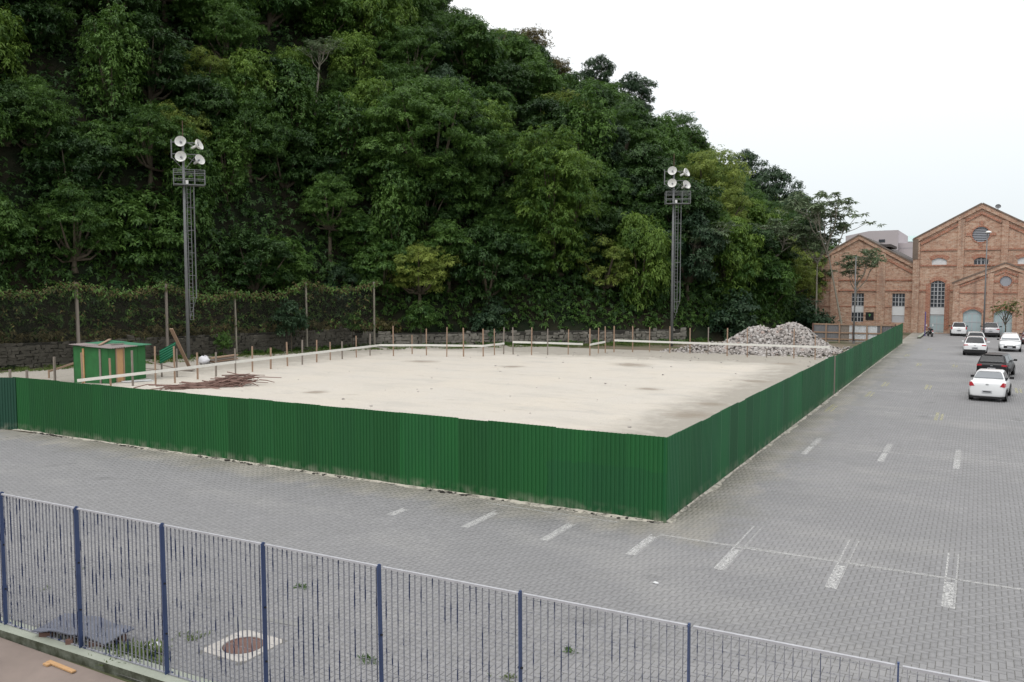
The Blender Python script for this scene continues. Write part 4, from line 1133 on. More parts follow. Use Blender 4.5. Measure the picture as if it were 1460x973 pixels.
# ================================================================== SHACK AND BUILDER'S ODDMENTS
c0 = on_ground(156, 549); c1 = on_ground(209, 541)
ux = (c1 - c0).normalized(); uy = Vector((-ux.y, ux.x, 0)); Wd = (c1 - c0).length; Dp = 2.7
hz = height_at(c0, 497.5); hb = hz + .12
sh = thing('shack', 'small green plywood shack with a grey and green corrugated roof', 'shack', c0, math.atan2(ux.y, ux.x))
mb = MB(); mb.add([(0, 0, 0), (0, Dp, 0), (0, Dp, hb), (0, 0, hz), (.05, 0, 0), (.05, Dp, 0), (.05, Dp, hb), (.05, 0, hz)], [(0, 3, 2, 1), (4, 5, 6, 7), (0, 4, 7, 3), (1, 2, 6, 5), (3, 7, 6, 2)]); mb.build('side_wall', M['shack_green'], sh)
mb = MB(); mb.box((.30, .03, hz / 2), (.60, .04, hz)); mb.build('front_panel', M['shack_green'], sh)
x = 1.28
while x < Wd - .1:
    w = min(1.16, Wd - x); mb = MB(); mb.box((x + w / 2, .03 + random.uniform(0, .02), hz / 2), (w - .02, .04, hz)); mb.build('front_panel', M['shack_green'], sh); x += 1.16
mb = MB(); mb.box((.93, .015, hz / 2 - .04), (.62, .04, hz - .12)); dr = mb.build('door', M['wood_pale'], sh); tag(dr, 'unpainted plywood door')
mb = MB(); mb.box((1.22, -.015, hz / 2 - .04), (.09, .05, hz - .1)); mb.box((.60, -.01, hz / 2), (.09, .05, hz)); mb.box((.92, -.01, hz - .06), (.7, .03, .1)); mb.build('door_frame', M['wood'], sh)
for y in (.62, 1.9): mb = MB(); mb.box((-.03, y, hz / 2), (.05, .13, hz - .05)); mb.build('batten', M['wood_pale'] if y > 1 else M['wood_grey'], sh)
mb = MB(); mb.box((Wd / 2, Dp - .03, hb / 2), (Wd, .05, hb)); mb.box((Wd - .03, Dp / 2, hz / 2), (.05, Dp - .1, hz)); mb.build('back_walls', M['shack_green'], sh)
def wavy(x0, x1, y0, y1, z0, z1, pitch=.18, amp=.025):
    n = max(4, int((x1 - x0) / pitch * 4)); v = []
    for i in range(n + 1):
        x = x0 + (x1 - x0) * i / n; dzz = amp * math.sin(2 * math.pi * x / pitch)
        v += [(x, y0, z0 + dzz), (x, y1, z1 + dzz), (x, y0, z0 + dzz - .015), (x, y1, z1 + dzz - .015)]
    f = []
    for i in range(n):
        a, b = 4 * i, 4 * i + 4; f += [(a, b, b + 1, a + 1), (a + 2, a + 3, b + 3, b + 2), (a, a + 2, b + 2, b), (a + 1, b + 1, b + 3, a + 3)]
    mb = MB(); mb.add(v, f); return mb
for i, (x0, x1, y0, y1, mt) in enumerate([(-.18, 1.0, -.3, 2.0, 'roof_fibre'), (.95, 2.1, -.35, 2.0, 'roof_fibre'), (2.05, Wd + .25, -.3, 2.0, 'roof_green'), (-.18, 1.05, 1.6, Dp + .15, 'roof_fibre'), (1.0, 2.3, 1.6, Dp + .15, 'roof_green'), (2.25, Wd + .2, 1.6, Dp + .15, 'roof_green')]):
    zz = lambda y: hz + .05 + (hb - hz) * y / Dp + (.02 if y0 > 1 else 0) + .004 * i
    wavy(x0, x1, y0, y1, zz(y0), zz(y1)).build('roof_sheet', M[mt], sh)
mb = MB(); mb.beam((.55, 1.2, hz + .16), (2.9, 2.6, hz + .34), .16, .06); mb.build('roof_plank', M['wood'], sh)
mb = MB(); mb.beam((1.2, .9, hz + .15), (2.1, .8, hz + .15), .14, .05); mb.build('roof_plank', M['wood_grey'], sh)
# pale sheet on the ground in front of the shack
g = on_ground(195, 546); mb = MB(); mb.box((g.x, g.y, .12), (1.7, .55, .03), R(62)); mb.box((g.x, g.y + .05, .07), (1.8, .5, .03), R(58)); tag(mb.build('loose_sheet', M['panel_white'], loc=(g.x, g.y, .0), world=True), 'pale flat sheet lying in front of the shack door', 'sheet')
# leaning bright green sheet: ribs slope up to the right
Zs = 54.0; tl_, bl_, br_, tr_ = [on_depth(x, y, Zs) for x, y in ((224, 500.5), (228, 519.5), (247.5, 508), (247.5, 488))]
o0 = on_ground(232, 539); back = Vector((-math.sin(YAW), math.cos(YAW), 0)); mb = MB(); n = 22; v = []
for i in range(n + 1):
    k = i / n; w_ = .035 * math.sin(2 * math.pi * 5.5 * k)
    for th in (0, .008):
        for p, q in ((tl_, bl_), (tr_, br_)): v.append(tuple(p.lerp(q, k) + back * (.35 * (1 - k) + w_ + th)))
mb.add(v, [f for i in range(n) for f in ((4 * i, 4 * i + 4, 4 * i + 5, 4 * i + 1), (4 * i + 2, 4 * i + 3, 4 * i + 7, 4 * i + 6), (4 * i, 4 * i + 2, 4 * i + 6, 4 * i + 4), (4 * i + 1, 4 * i + 5, 4 * i + 7, 4 * i + 3))])
q = (tr_ + br_) / 2 + back * .45; q2 = (tl_ + bl_) / 2 + back * .45
ls = thing('leaning_sheet', 'bright green corrugated metal sheet propped up beside the shack', 'metal sheet', (q.x, q.y, 0))
mb.build('sheet', M['teal'], ls, world=True)
for e in (q, q2): mb = MB(); mb.beam((e.x, e.y, -.05), e, .08); mb.build('prop', M['wood_grey'], ls, world=True)
a = on_ground(271, 526); b = on_depth(244, 469, 57.5); mb = MB(); mb.beam(a, b, .24, .07); tag(mb.build('leaning_plank', M['wood'], loc=a, world=True), 'long wooden plank leaning up beside the bright green sheet', 'plank')
a = on_ground(212, 531); mb = MB()
mb.beam((a.x - .6, a.y, .25), (a.x + 1.3, a.y + 1.0, .06), .3, .04); mb.beam((a.x - .3, a.y + .3, .7), (a.x + 1.6, a.y + 1.6, .08), .25, .05); mb.beam((a.x, a.y + .5, .04), (a.x + 1.5, a.y - .1, .14), .4, .05); mb.beam((a.x + 1, a.y + 1.0, .04), (a.x + 2.4, a.y + 1.8, .12), .5, .05)
tag(mb.build('scrap_heap', M['wood_grey'], loc=(a.x, a.y, 0), world=True), 'small heap of scrap boards between the shack and the green sheet', 'scrap heap', kind='stuff')
# sack and stacked planks by the mast
def lump(name, c, r, mat, sq=.7, n=10, m=7):
    mb = MB(); v = []
    for i in range(m + 1):
        th = math.pi * i / m
        for j in range(n):
            ph = 2 * math.pi * j / n; k = 1 + .22 * math.sin(3 * ph + 2 * th) + .15 * math.sin(5 * th + ph) + random.uniform(-.06, .06)
            v.append((c[0] + r * k * math.sin(th) * math.cos(ph), c[1] + r * k * .8 * math.sin(th) * math.sin(ph), max(.0, c[2] + r * sq + r * sq * k * math.cos(th))))
    mb.add(v, [(i * n + j, i * n + (j + 1) % n, (i + 1) * n + (j + 1) % n, (i + 1) * n + j) for i in range(m) for j in range(n)])
    return mb.build(name, mat, loc=(c[0], c[1], 0), world=True, smooth=True)
g = on_ground(292, 521); tag(lump('rubble_sack', (g.x, g.y, 0), .48, M['white_bag']), 'white crumpled plastic sack behind the stakes near the mast', 'sack')
g = on_ground(304, 522); 
a, b = on_ground(302, 521), on_ground(336, 516)
st = thing('plank_stack', 'low stack of brown planks lying behind the stakes next to the white sack', 'planks', a)
for k in range(4):
    mb = MB(); o_ = Vector((random.uniform(-.1, .1), random.uniform(-.1, .1), .12 + .14 * k)); mb.beam(a + o_, b + o_, .55 - .06 * k, .10); mb.build('plank', M['wood'] if k % 2 else M['wood_grey'], st, world=True)
for k in (.2, .8): mb = MB(); q = a.lerp(b, k); mb.box((q.x, q.y, .035), (.2, .6, .07)); mb.build('bearer', M['wood_grey'], st, world=True)
a, b = on_ground(70, 541), on_ground(108, 533); mb = MB(); mb.beam(a + Vector((0, 0, .5)), b + Vector((0, 0, .75)), .05, .12); mb.beam(a, a + Vector((0, 0, .6)), .08); mb.beam(b, b + Vector((0, 0, .85)), .08)
tag(mb.build('low_rail', M['wood'], loc=a, world=True), 'low wooden rail behind the hoarding left of the shack', 'rail')
for i, (x, yb, yt) in enumerate([(15, 552, 527), (39, 550, 528), (78.5, 545, 509)]):
    p = on_ground(x, yb); mb = MB(); mb.beam(p, (p.x, p.y, height_at(p, yt)), .11)
    tag(mb.build('timber_stake', M['wood_grey'], loc=p, world=True), ('short timber stake peeping over the left end of the front hoarding' if i < 2 else 'taller timber stake standing alone left of the shack'), 'stake', 'stakes peeping over the front hoarding' if i < 2 else None)
# brushwood heap
ctr = on_ground(330, 551); ctl = on_ground(285, 553)
mb = MB(); ax = (ctr - ctl).normalized(); ay = Vector((-ax.y, ax.x, 0))
for k in range(210):
    u_ = random.gauss(-.9, 1.15); w_ = random.gauss(0, .6); L_ = random.uniform(.7, 2.5); a_ = random.gauss(0, .45)
    hh = max(.05, .75 * math.exp(-((u_ - .9) / 1.5) ** 2 - (w_ / 1.0) ** 2)) * random.uniform(.15, 1) + .03
    d = (ax * math.cos(a_) + ay * math.sin(a_)); p = ctr + ax * u_ + ay * w_ + Vector((0, 0, hh)); e = Vector((0, 0, random.gauss(0, .12)))
    q0, q1 = p - d * L_ / 2 - e, p + d * L_ / 2 + e; q0.z, q1.z = max(q0.z, .03), max(q1.z, .03)
    mid = (q0 + q1) / 2 + Vector((random.uniform(-.1, .1), random.uniform(-.1, .1), random.uniform(0, .12)))
    mb.tube([q0, mid, q1], [.035, .03, .018], 5)
tag(mb.build('brushwood_heap', M['stick'], loc=(ctr.x, ctr.y, 0), world=True), 'low heap of reddish brushwood and poles on the sand behind the front hoarding', 'brushwood', kind='stuff')

# ---- rubble pile
pc = on_ground(1095, 500)
def pile_h(X, Y):
    u_ = (X * math.cos(YAW) + Y * math.sin(YAW)); w_ = (-X * math.sin(YAW) + Y * math.cos(YAW))
    a_ = 2.5 * np.exp(-((u_ - 2.3) / 2.7) ** 2 - (w_ / 2.6) ** 2); b_ = 2.2 * np.exp(-((u_ + 1.1) / 2.9) ** 2 - (w_ / 2.6) ** 2)
    return np.maximum(np.maximum(a_, b_) + .25 * np.minimum(a_, b_) - .25, -.1)
Vr, Fr = [], []
ico = [Vector(p).normalized() for p in [(0, 0, 1), (1, 0, .3), (.2, 1, .2), (-1, .3, .25), (-.2, -1, .3), (.7, .6, -.6), (-.7, .6, -.6), (-.6, -.7, -.6), (.7, -.6, -.5)]]
icf = [(0, 1, 2), (0, 2, 3), (0, 3, 4), (0, 4, 1), (1, 5, 2), (2, 5, 6), (2, 6, 3), (3, 6, 7), (3, 7, 4), (4, 7, 8), (4, 8, 1), (1, 8, 5)]
k = 0
while k < 9500:
    X, Y = random.uniform(-8, 8), random.uniform(-7, 7); h = float(pile_h(X, Y))
    if h < -.02 and random.random() < .93: continue
    s = random.choice([.05, .06, .08, .11, .15, .20]) * random.uniform(.7, 1.3); q = Matrix.Rotation(random.uniform(0, 6.3), 3, (random.random(), random.random(), random.random() + .1))
    sc3 = (random.uniform(.6, 1.3), random.uniform(.6, 1.3), random.uniform(.35, 1))
    b0 = len(Vr)
    for p in ico: Vr.append(tuple(Vector((X, Y, max(h, 0) + s * .15)) + q @ Vector((p.x * sc3[0] * s, p.y * sc3[1] * s, p.z * sc3[2] * s))))
    Fr += [(b0 + i, b0 + j, b0 + l) for i, j, l in icf]; k += 1
xs = np.linspace(-9, 9, 40); Xg, Yg = np.meshgrid(xs, xs); Zg = pile_h(Xg, Yg); b0 = len(Vr); Vr += list(zip(Xg.ravel(), Yg.ravel(), Zg.ravel() - .05))
Fr += [t3 for i in range(39) for j in range(39) for t3 in ((b0 + i * 40 + j, b0 + i * 40 + j + 1, b0 + (i + 1) * 40 + j + 1), (b0 + i * 40 + j, b0 + (i + 1) * 40 + j + 1, b0 + (i + 1) * 40 + j))]
t = NT('broken_concrete_mixed'); gg = t.n('ShaderNodeNewGeometry')
c_ = t.ramp(gg.outputs['Random Per Island'], [(0, (.13, .12, .11)), (.3, (.30, .275, .26)), (.7, (.37, .355, .345)), (.93, (.52, .51, .50)), (1.0, (.30, .17, .13))])
M['rubble_mix'] = t.done(t.bsdf(t.mix(t.noise(gg.outputs['Position'], 3, 4), c_, (.35, .32, .30)), .95, spec=.15))
tag(link('rubble_pile', tri_mesh('rubble_pile', Vr, Fr), M['rubble_mix'], None, (pc.x, pc.y, 0)), 'big grey pile of broken concrete rubble at the far corner of the field', 'rubble pile', kind='stuff')
# loose stones and clods strewn over the sand
mb = MB()
for _ in range(300):
    x, y = random.uniform(-50, -8), 0
    y = random.choice([random.uniform(21.5, 68), random.gauss(66.5, 1.2)]);
    if random.random() < .35: x = -8.6 + random.gauss(0, .7); x = min(x, -7.4)
    s = random.choice([.02, .03, .04, .06]); kk = len(mb.v); mb.box((x, y, .05 + s * .2), (s * 2.2, s * 1.6, s * 1.2), random.uniform(0, 3))
tag(mb.build('loose_stones', M['rubble']), 'loose stones and clods strewn over the sandy field', 'stones', kind='stuff')

# ---- brown framed hoarding of zinc sheets by the brick works
Yh = 92.5
hx0, hx1 = on_y(1159, 480, Yh).x, -7.4
zh = .0; zt_ = on_y(1200, 461.5, Yh).z
th_ = thing('zinc_hoarding', 'grey and white zinc sheet hoarding on a brown timber frame beside the rubble pile', 'fence', (hx0, Yh, 0))
nS = 9; ws = (hx1 - hx0) / nS
for i in range(nS):
    me = corrugated(ws + .03, zt_ - .25, .16, .03); me.materials.append(M['sheet_white'] if i in (4, 5, 6) else (M['wood_grey'] if i == 3 else M['sheet_grey'])); link('sheet', me, None, th_, (i * ws, .01 * (i % 2), .15))
for i in range(7):
    mb = MB(); x = (hx1 - hx0) * i / 6; mb.box((x, -.12, zt_ / 2), (.13, .1, zt_ + random.uniform(-.1, .15))); mb.build('post', M['rust'] if i % 3 == 0 else M['wood'], th_)
for z in (zt_ - .1, zt_ * .52, .35): mb = MB(); mb.box(((hx1 - hx0) / 2, -.075, z), (hx1 - hx0, .04, .13)); mb.build('rail', M['wood'], th_)

# ================================================================== FOREGROUND SMALL THINGS
mh = thing('manhole', 'round rusty manhole lid in a square white cement frame behind the blue fence', 'manhole', (MANHOLE.x, MANHOLE.y, 0))
mb = MB(); n = 28
outer = [(-.5, -.5), (.5, -.5), (.5, .5), (-.5, .5)]
ring = [(.35 * math.cos(2 * math.pi * i / n), .35 * math.sin(2 * math.pi * i / n)) for i in range(n)]
sq = []
for x, y in ring:
    k_ = .5 / max(abs(x), abs(y)); sq.append((x * k_, y * k_))
v = [(x, y, .012) for x, y in ring] + [(x, y, .012) for x, y in sq] + [(x, y, -.02) for x, y in ring] + [(x * 1.01, y * 1.01, -.02) for x, y in sq]
mb.add(v, [(i, i + n, (i + 1) % n + n, (i + 1) % n) for i in range(n)] + [(i, (i + 1) % n, (i + 1) % n + 2 * n, i + 2 * n) for i in range(n)] + [(i + n, i + 3 * n, (i + 1) % n + 3 * n, (i + 1) % n + n) for i in range(n)])
mb.build('frame', plain('white_cement', (.38, .36, .335), .9, .45, 6), mh)
mb = MB(); mb.lathe([(0, .004), (.30, .004), (.30, .010), (.335, .010), (.335, -.02)], n); mb.build('lid', M['rust'], mh, smooth=False)
g = on_ground(385, 886); dc = thing('drain_strip', 'pair of grey cement strips let into the paving beyond the manhole', 'drain cover', (g.x, g.y, 0))
mb = MB(); mb.box((0, .05, .002), (1.25, .13, .012), R(8)); mb.build('strip', M['cement'], dc); mb = MB(); mb.box((-.35, -.42, .002), (.8, .13, .012), R(-38)); mb.build('strip', M['cement'], dc)
# propped grey-blue sheet on bricks
g = on_ground(120, 915)
ts = thing('propped_sheet', 'battered blue grey metal sheet propped on bricks behind the blue fence', 'metal sheet', (g.x, g.y, 0), R(10))
mb = MB(); nx, ny = 8, 5; v = []
for z_ in (0, -.02):
    for j in range(ny + 1):
        for i in range(nx + 1):
            x, y = -.8 + 1.6 * i / nx, -.34 + .68 * j / ny; v.append((x, y, .30 - .10 * abs(x + .1) ** 1.5 - .05 * math.sin(3 * x) * y + .02 * math.sin(9 * x + 5 * y) + z_))
n1 = (nx + 1) * (ny + 1); q = lambda i, j: j * (nx + 1) + i
fs = [(q(i, j), q(i + 1, j), q(i + 1, j + 1), q(i, j + 1)) for i in range(nx) for j in range(ny)]
fs += [tuple(n1 + k for k in reversed(f)) for f in fs]
edge = [q(i, 0) for i in range(nx + 1)] + [q(nx, j) for j in range(1, ny + 1)] + [q(i, ny) for i in range(nx - 1, -1, -1)] + [q(0, j) for j in range(ny - 1, 0, -1)]
fs += [(edge[(i + 1) % len(edge)], edge[i], edge[i] + n1, edge[(i + 1) % len(edge)] + n1) for i in range(len(edge))]
mb.add(v, fs); mb.build('sheet', M['tarp'], ts, smooth=False)
for x, y, r_ in ((-.6, -.2, .3), (-.5, .22, 1.2), (.55, .2, .1), (.5, -.22, .6), (0.0, -.25, 2.)): mb = MB(); mb.box((x, y, .09), (.24, .12, .18), r_); mb.build('brick', M['rust'], ts)
# orange lath on the walkway
g = on_ground(87, 951); lt = thing('broken_lath', 'broken orange brown wooden lath lying on the walkway by the kerb', 'wood', (g.x, g.y, -.02), R(-2))
mb = MB(); mb.box((0, 0, .025), (.72, .075, .025)); mb.build('lath', M['wood_pale'], lt); mb = MB(); mb.box((-.28, -.07, .02), (.13, .06, .03)); mb.build('splinter', M['wood_pale'], lt)
# weeds in the joints
def tuft(xp, yp, n, r, h, mat, label):
    g = on_ground(xp, yp); C = np.column_stack([rng.normal(0, r, n), rng.normal(0, r * .7, n), np.full(n, .0)])
    V, F, T = rosettes(C, unit(np.array([0, 0, 1.]) + rng.normal(0, .3, C.shape)), 6, h, h * .16, (15, 75), .25)
    tag(link('weed', tri_mesh('weed', V, F, T), mat, None, (g.x, g.y, 0)), label, 'weed', kind='stuff')
tuft(200, 938, 60, .22, .26, M['leaf_grass'], 'leafy green weeds along the kerb beside the propped sheet')
tuft(165, 935, 40, .22, .2, M['leaf_grass'], 'patch of low weeds under the edge of the propped sheet')
tuft(270, 908, 16, .2, .1, M['leaf_grass'], 'yellowish grass between the paving near the manhole')
tuft(433, 838, 8, .07, .14, M['leaf_mid'], 'single small weed in the paving beyond the manhole')
tuft(527, 942, 9, .08, .14, M['leaf_mid'], 'small weed at the foot of a blue fence post')
tuft(809, 928, 6, .05, .12, M['leaf_mid'], 'tiny weed in the open paving behind the blue fence')
tuft(722, 968, 10, .1, .1, M['leaf_grass'], 'yellow green weed low behind the blue fence')
for k in range(26):
    xp, yp = random.uniform(20, 360), random.uniform(800, 930)
    if k < 4: tuft(xp, yp, 7, .12, .07, M['leaf_grass'], 'thin grass in the paving joints behind the blue fence')
for o in [o for o in col.objects if o.get('label') == 'thin grass in the paving joints behind the blue fence']: o['group'] = 'thin grass tufts in the joints'
for xp, yp, s, lab in ((150, 921, .12, 'white plastic litter beside the propped sheet'), (220, 925, .16, 'white cement lump by the weeds along the kerb'), (935, 832, .06, 'broken white chip in the open paving')):
    g = on_ground(xp, yp); tag(lump('litter_piece', (g.x, g.y, 0), s, M['panel_white'], .25), lab, 'litter')

# ================================================================== BRICK WORKS
YB = 115.9
def U(x, y, Y=YB): p = on_y(x, y, Y); return (p.x, p.z)
def arch(x0, x1, z0, z1, rise, n=8):
    """opening outline, counter-clockwise, with a segmental head of the given rise"""
    pts = [(x0, z0), (x1, z0)]
    for i in range(n + 1):
        t_ = i / n; x = x1 + (x0 - x1) * t_; pts.append((x, z1 - rise + rise * (1 - (2 * t_ - 1) ** 2)))
    return pts
def circle(cx_, cz_, r, n=24): return [(cx_ + r * math.cos(2 * math.pi * i / n), cz_ + r * math.sin(2 * math.pi * i / n)) for i in range(n)]
def facade(outer, holes, Y, th, mat, name, parent):
    """front skin with real openings and reveals"""
    polys = [[Vector((x, z, 0)) for x, z in outer]] + [[Vector((x, z, 0)) for x, z in h] for h in holes]
    flat = [p for poly in polys for p in poly]
    mb = MB(); tr = tessellate_polygon(polys)
    fr = []
    for a_, b_, c_ in tr:
        A, B, C_ = flat[a_], flat[b_], flat[c_]
        fr.append((a_, b_, c_) if (B - A).cross(C_ - A).z > 0 else (a_, c_, b_))
    mb.add([(p.x, Y, p.y) for p in flat], fr)
    for poly in polys:
        n = len(poly); mb.add([(p.x, Y, p.y) for p in poly] + [(p.x, Y + th, p.y) for p in poly], [(i, (i + 1) % n, (i + 1) % n + n, i + n) for i in range(n)])
    return mb.build(name, mat, parent, world=True)
def box_xz(x0, x1, z0, z1, Y, proud, mat, name, parent, deep=0.0):
    mb = MB(); mb.box(((x0 + x1) / 2, Y - proud / 2 + deep / 2, (z0 + z1) / 2), (abs(x1 - x0), proud + deep, abs(z1 - z0))); return mb.build(name, mat, parent, world=True)
def rake(p, q, w, Y, proud, mat, name, parent):
    mb = MB(); n = Vector((-(q[1] - p[1]), 0, q[0] - p[0])).normalized() * w
    if q[1] < p[1]: proud += .006; Y -= .003
    if n.z > 0: n = -n
    mb.prism_y([(p[0], p[1]), (q[0], q[1]), (q[0] + n.x, q[1] + n.z), (p[0] + n.x, p[1] + n.z)], Y - proud, Y)
    if name == 'raking_cornice':      # dark weathered coping on top of the slope
        c2 = MB(); u_ = -n.normalized(); c2.prism_y([(p[0] + u_.x * .004, p[1] + u_.z * .004), (q[0] + u_.x * .004, q[1] + u_.z * .004), (q[0] + u_.x * .15, q[1] + u_.z * .15), (p[0] + u_.x * .15, p[1] + u_.z * .15)], Y - proud - .08, Y - .44 * 0 - .001)
        c2.build('coping', M['fascia'], parent, world=True)
    return mb.build(name, mat, parent, world=True)
def arch_band(x0, x1, z1, rise, w, Y, mat, parent, flare=.12, n=8):
    mb = MB(); lo, hi = [], []
    for i in range(n + 1):
        t_ = i / n; x = x0 + (x1 - x0) * t_; z = z1 - rise + rise * (1 - (2 * t_ - 1) ** 2); xf = x + (t_ - .5) * 2 * flare * 2
        lo.append((x, z + .01)); hi.append((xf, z + w))
    mb.prism_y(lo + hi[::-1], Y - .05, Y); return mb.build('arch_band', mat, parent, world=True)
def glazed(x0, x1, z0, z1, rise, Y, parent, nx, nz, mat='glass', fm='frame', name='window'):
    mb = MB(); mb.prism_y(arch(x0, x1, z0, z1, rise), Y + .22, Y + .25); w = mb.build(name, M[mat], parent, world=True)
    mb = MB(); b = .07
    for i in range(nx + 1): x = x0 + (x1 - x0) * i / nx; mb.box((x, Y + .19, (z0 + z1 - rise * (abs(2 * i / nx - 1))) / 2), (b * (1.6 if i * 2 == nx else 1), .05, z1 - z0 - rise * abs(2 * i / nx - 1)))
    for i in range(nz + 1): z = z0 + (z1 - rise - z0) * i / nz; mb.box(((x0 + x1) / 2, Y + .175, z), (x1 - x0, .05, b))
    mb.build('glazing_bars', M[fm], w, world=True); return w
def louvre(cx_, cz_, r, Y, parent):
    mb = MB(); mb.prism_y(circle(cx_, cz_, r), Y + .22, Y + .25); w = mb.build('round_vent', M['black'], parent, world=True)
    mb = MB(); n = 9
    for i in range(n):
        z = cz_ - r + (i + .5) * 2 * r / n; hw = math.sqrt(max(r * r - (z - cz_) ** 2, .01)) - .02
        mb.beam((cx_ - hw, Y + .15, z), (cx_ + hw, Y + .15, z), .14, .13)
    mb.build('louvre_slats', M['louver'], w, world=True)
    mb = MB(); o, i_ = circle(cx_, cz_, r + .16), circle(cx_, cz_, r); n = len(o)
    v = [(x, Y - .05, z) for x, z in i_] + [(x, Y - .05, z) for x, z in o] + [(x, Y, z) for x, z in i_] + [(x, Y, z) for x, z in o]
    mb.add(v, [(k, (k + 1) % n, (k + 1) % n + n, k + n) for k in range(n)] + [(k + n, (k + 1) % n + n, (k + 1) % n + 3 * n, k + 3 * n) for k in range(n)] + [((k + 1) % n, k, k + 2 * n, (k + 1) % n + 2 * n) for k in range(n)])
    mb.build('brick_ring', M['brick_red'], w, world=True)
    for ax_, az_ in ((0, 1), (0, -1), (1, 0), (-1, 0)):
        c_ = Vector((cx_ + ax_ * (r + .33), 0, cz_ + az_ * (r + .33))); box_xz(c_.x - (.2 if az_ else .33), c_.x + (.2 if az_ else .33), c_.z - (.33 if az_ else .17), c_.z + (.33 if az_ else .17), Y, .07, M['brick_red'], 'keystone', w)
def plank_door(x0, x1, z0, z1, rise, Y, parent, n=4):
    mb = MB(); mb.prism_y(arch(x0, x1, z0, z1, rise), Y + .2, Y + .24); w = mb.build('door', M['door_blue'], parent, world=True)
    mb = MB()
    for i in range(1, n): x = x0 + (x1 - x0) * i / n; mb.box((x, Y + .19, (z0 + z1 - rise) / 2), (.05 if i * 2 != n else .1, .03, z1 - z0 - rise))
    for z in (z0 + .25, z0 + (z1 - z0) * .5, z1 - rise - .05): mb.box(((x0 + x1) / 2, Y + .185, z), (x1 - x0, .03, .08))
    mb.build('door_bars', M['frame'], w, world=True); return w
def gable_body(parent, x0, x1, ze, xp_, zp_, Y0, Y1, mat_wall, mat_roof, over=.25):
    mb = MB(); mb.prism_y([(x0, -.3), (x1, -.3), (x1, ze), (xp_, zp_), (x0, ze)], Y0, Y1); mb.build('side_walls', mat_wall, parent, world=True)
    for (a_, b_) in (((x0, ze), (xp_, zp_)), ((xp_, zp_), (x1, ze))):
        d = Vector((b_[0] - a_[0], b_[1] - a_[1])).normalized(); n = Vector((-d.y, d.x)); e = d * over
        A = (a_[0] - (e.x if a_[0] != xp_ else 0), a_[1] - (e.y if a_[0] != xp_ else 0)); B = (b_[0] + (e.x if b_[0] != xp_ else 0), b_[1] + (e.y if b_[0] != xp_ else 0))
        mb = MB(); mb.prism_y([(A[0] + n.x * .02, A[1] + n.y * .02), (B[0] + n.x * .02, B[1] + n.y * .02), (B[0] + n.x * .2, B[1] + n.y * .2), (A[0] + n.x * .2, A[1] + n.y * .2)], Y0 - .42, Y1 + .2); mb.build('roof_slope', mat_roof, parent, world=True)

# ---- tall gable
bm = thing('brick_works', 'tall brick works gable with a large round louvred vent', 'building', (U(1400, 470)[0], YB, 0))
xl, ze = U(1304.5, 342); xp_, zp_ = U(1400.4, 291.5); xr_ = 2 * xp_ - xl
W1 = (U(1326.7, 420)[0], U(1347, 420)[0]); zW1 = (U(1336, 438.4)[1], U(1336, 400.3)[1])
A_l = (U(1327, 420)[0], U(1348.3, 420)[0]); A_c = (U(1386.8, 420)[0], U(1407.4, 420)[0]); A_r = (U(1449, 420)[0], U(1470.5, 420)[0]); zA = (U(1337, 378)[1], U(1337, 368.2)[1])
oc = U(1398.7, 334.5); orr = .92
holes = [arch(*W1, 0.02, zW1[1], .35)[:], circle(*oc, orr)] + [arch(*a_, zA[0], zA[1], .3) for a_ in (A_l, A_c, A_r)]
outer = [(xl, -.3), (xr_, -.3), (xr_, ze), (xp_, zp_), (xl, ze)]
facade(outer, holes, YB, .3, M['brick'], 'front_wall', bm)
gable_body(bm, xl, xr_, ze - .05, xp_, zp_ - .05, YB + .3, YB + 42, M['brick'], M['roof_dark'])
louvre(*oc, orr, YB, bm)
mb = MB(); mb.prism_y(arch(*A_l, *zA, .3), YB + .1, YB + .15); mb.build('blind_window', M['panel_white'], bm, world=True)
glazed(*A_c, *zA, .3, YB, bm, 4, 1); mb = MB(); mb.prism_y(arch(*A_r, *zA, .3), YB + .1, YB + .15); mb.build('blind_window', M['panel_white'], bm, world=True)
for a_ in (A_l, A_c, A_r): arch_band(*a_, zA[1], .3, .42, YB, M['brick_red'], bm, .16)
glazed(W1[0], W1[1], zW1[0], zW1[1], .35, YB, bm, 4, 6); arch_band(*W1, zW1[1], .35, .38, YB, M['brick_red'], bm, .1)
box_xz(W1[0], W1[1], zW1[0] - .9, zW1[0] - .06, YB + .25, .1, M['panel_white'], 'spandrel_panel', bm); plank_door(W1[0], W1[1], .03, zW1[0] - .95, 0.02, YB, bm)
for x in (W1[0] - .28, W1[1] + .28): box_xz(x - .24, x + .24, 0.4, zW1[1] - .35, YB, .04, M['brick_red'], 'jamb', bm)
for a_, b_ in ((1362.7, 1372.4), (1425, 1434.7)):
    x0, x1 = U(a_, 420)[0], U(b_, 420)[0]; zt2 = ze + (zp_ - ze) * (1 - abs((x0 + x1) / 2 - xp_) / (xp_ - xl)) - .55
    box_xz(x0, x1, -.3, zt2, YB, .16, M['brick'], 'pilaster', bm)
box_xz(xl - .12, xl + .62, -.3, ze - .3, YB, .2, M['brick_pale'], 'corner_pier', bm); box_xz(xl - .2, xl + .4, ze - 2.4, ze + .05, YB, .28, M['fascia'], 'corner_head', bm)
for yy in (357, 379, 414.7):
    z = U(1330, yy)[1]; segs = [(xl + .64, U(1362.6, 420)[0]), (U(1372.5, 420)[0], U(1424.9, 420)[0]), (U(1434.8, 420)[0], xr_)]
    if yy > 400: segs = [(xl + .64, W1[0] - .54), (W1[1] + .54, U(1362.6, 420)[0])]
    for a_, b_ in segs: box_xz(a_, b_, z - .1, z + .1, YB, .10, M['brick_red'], 'string_course', bm)
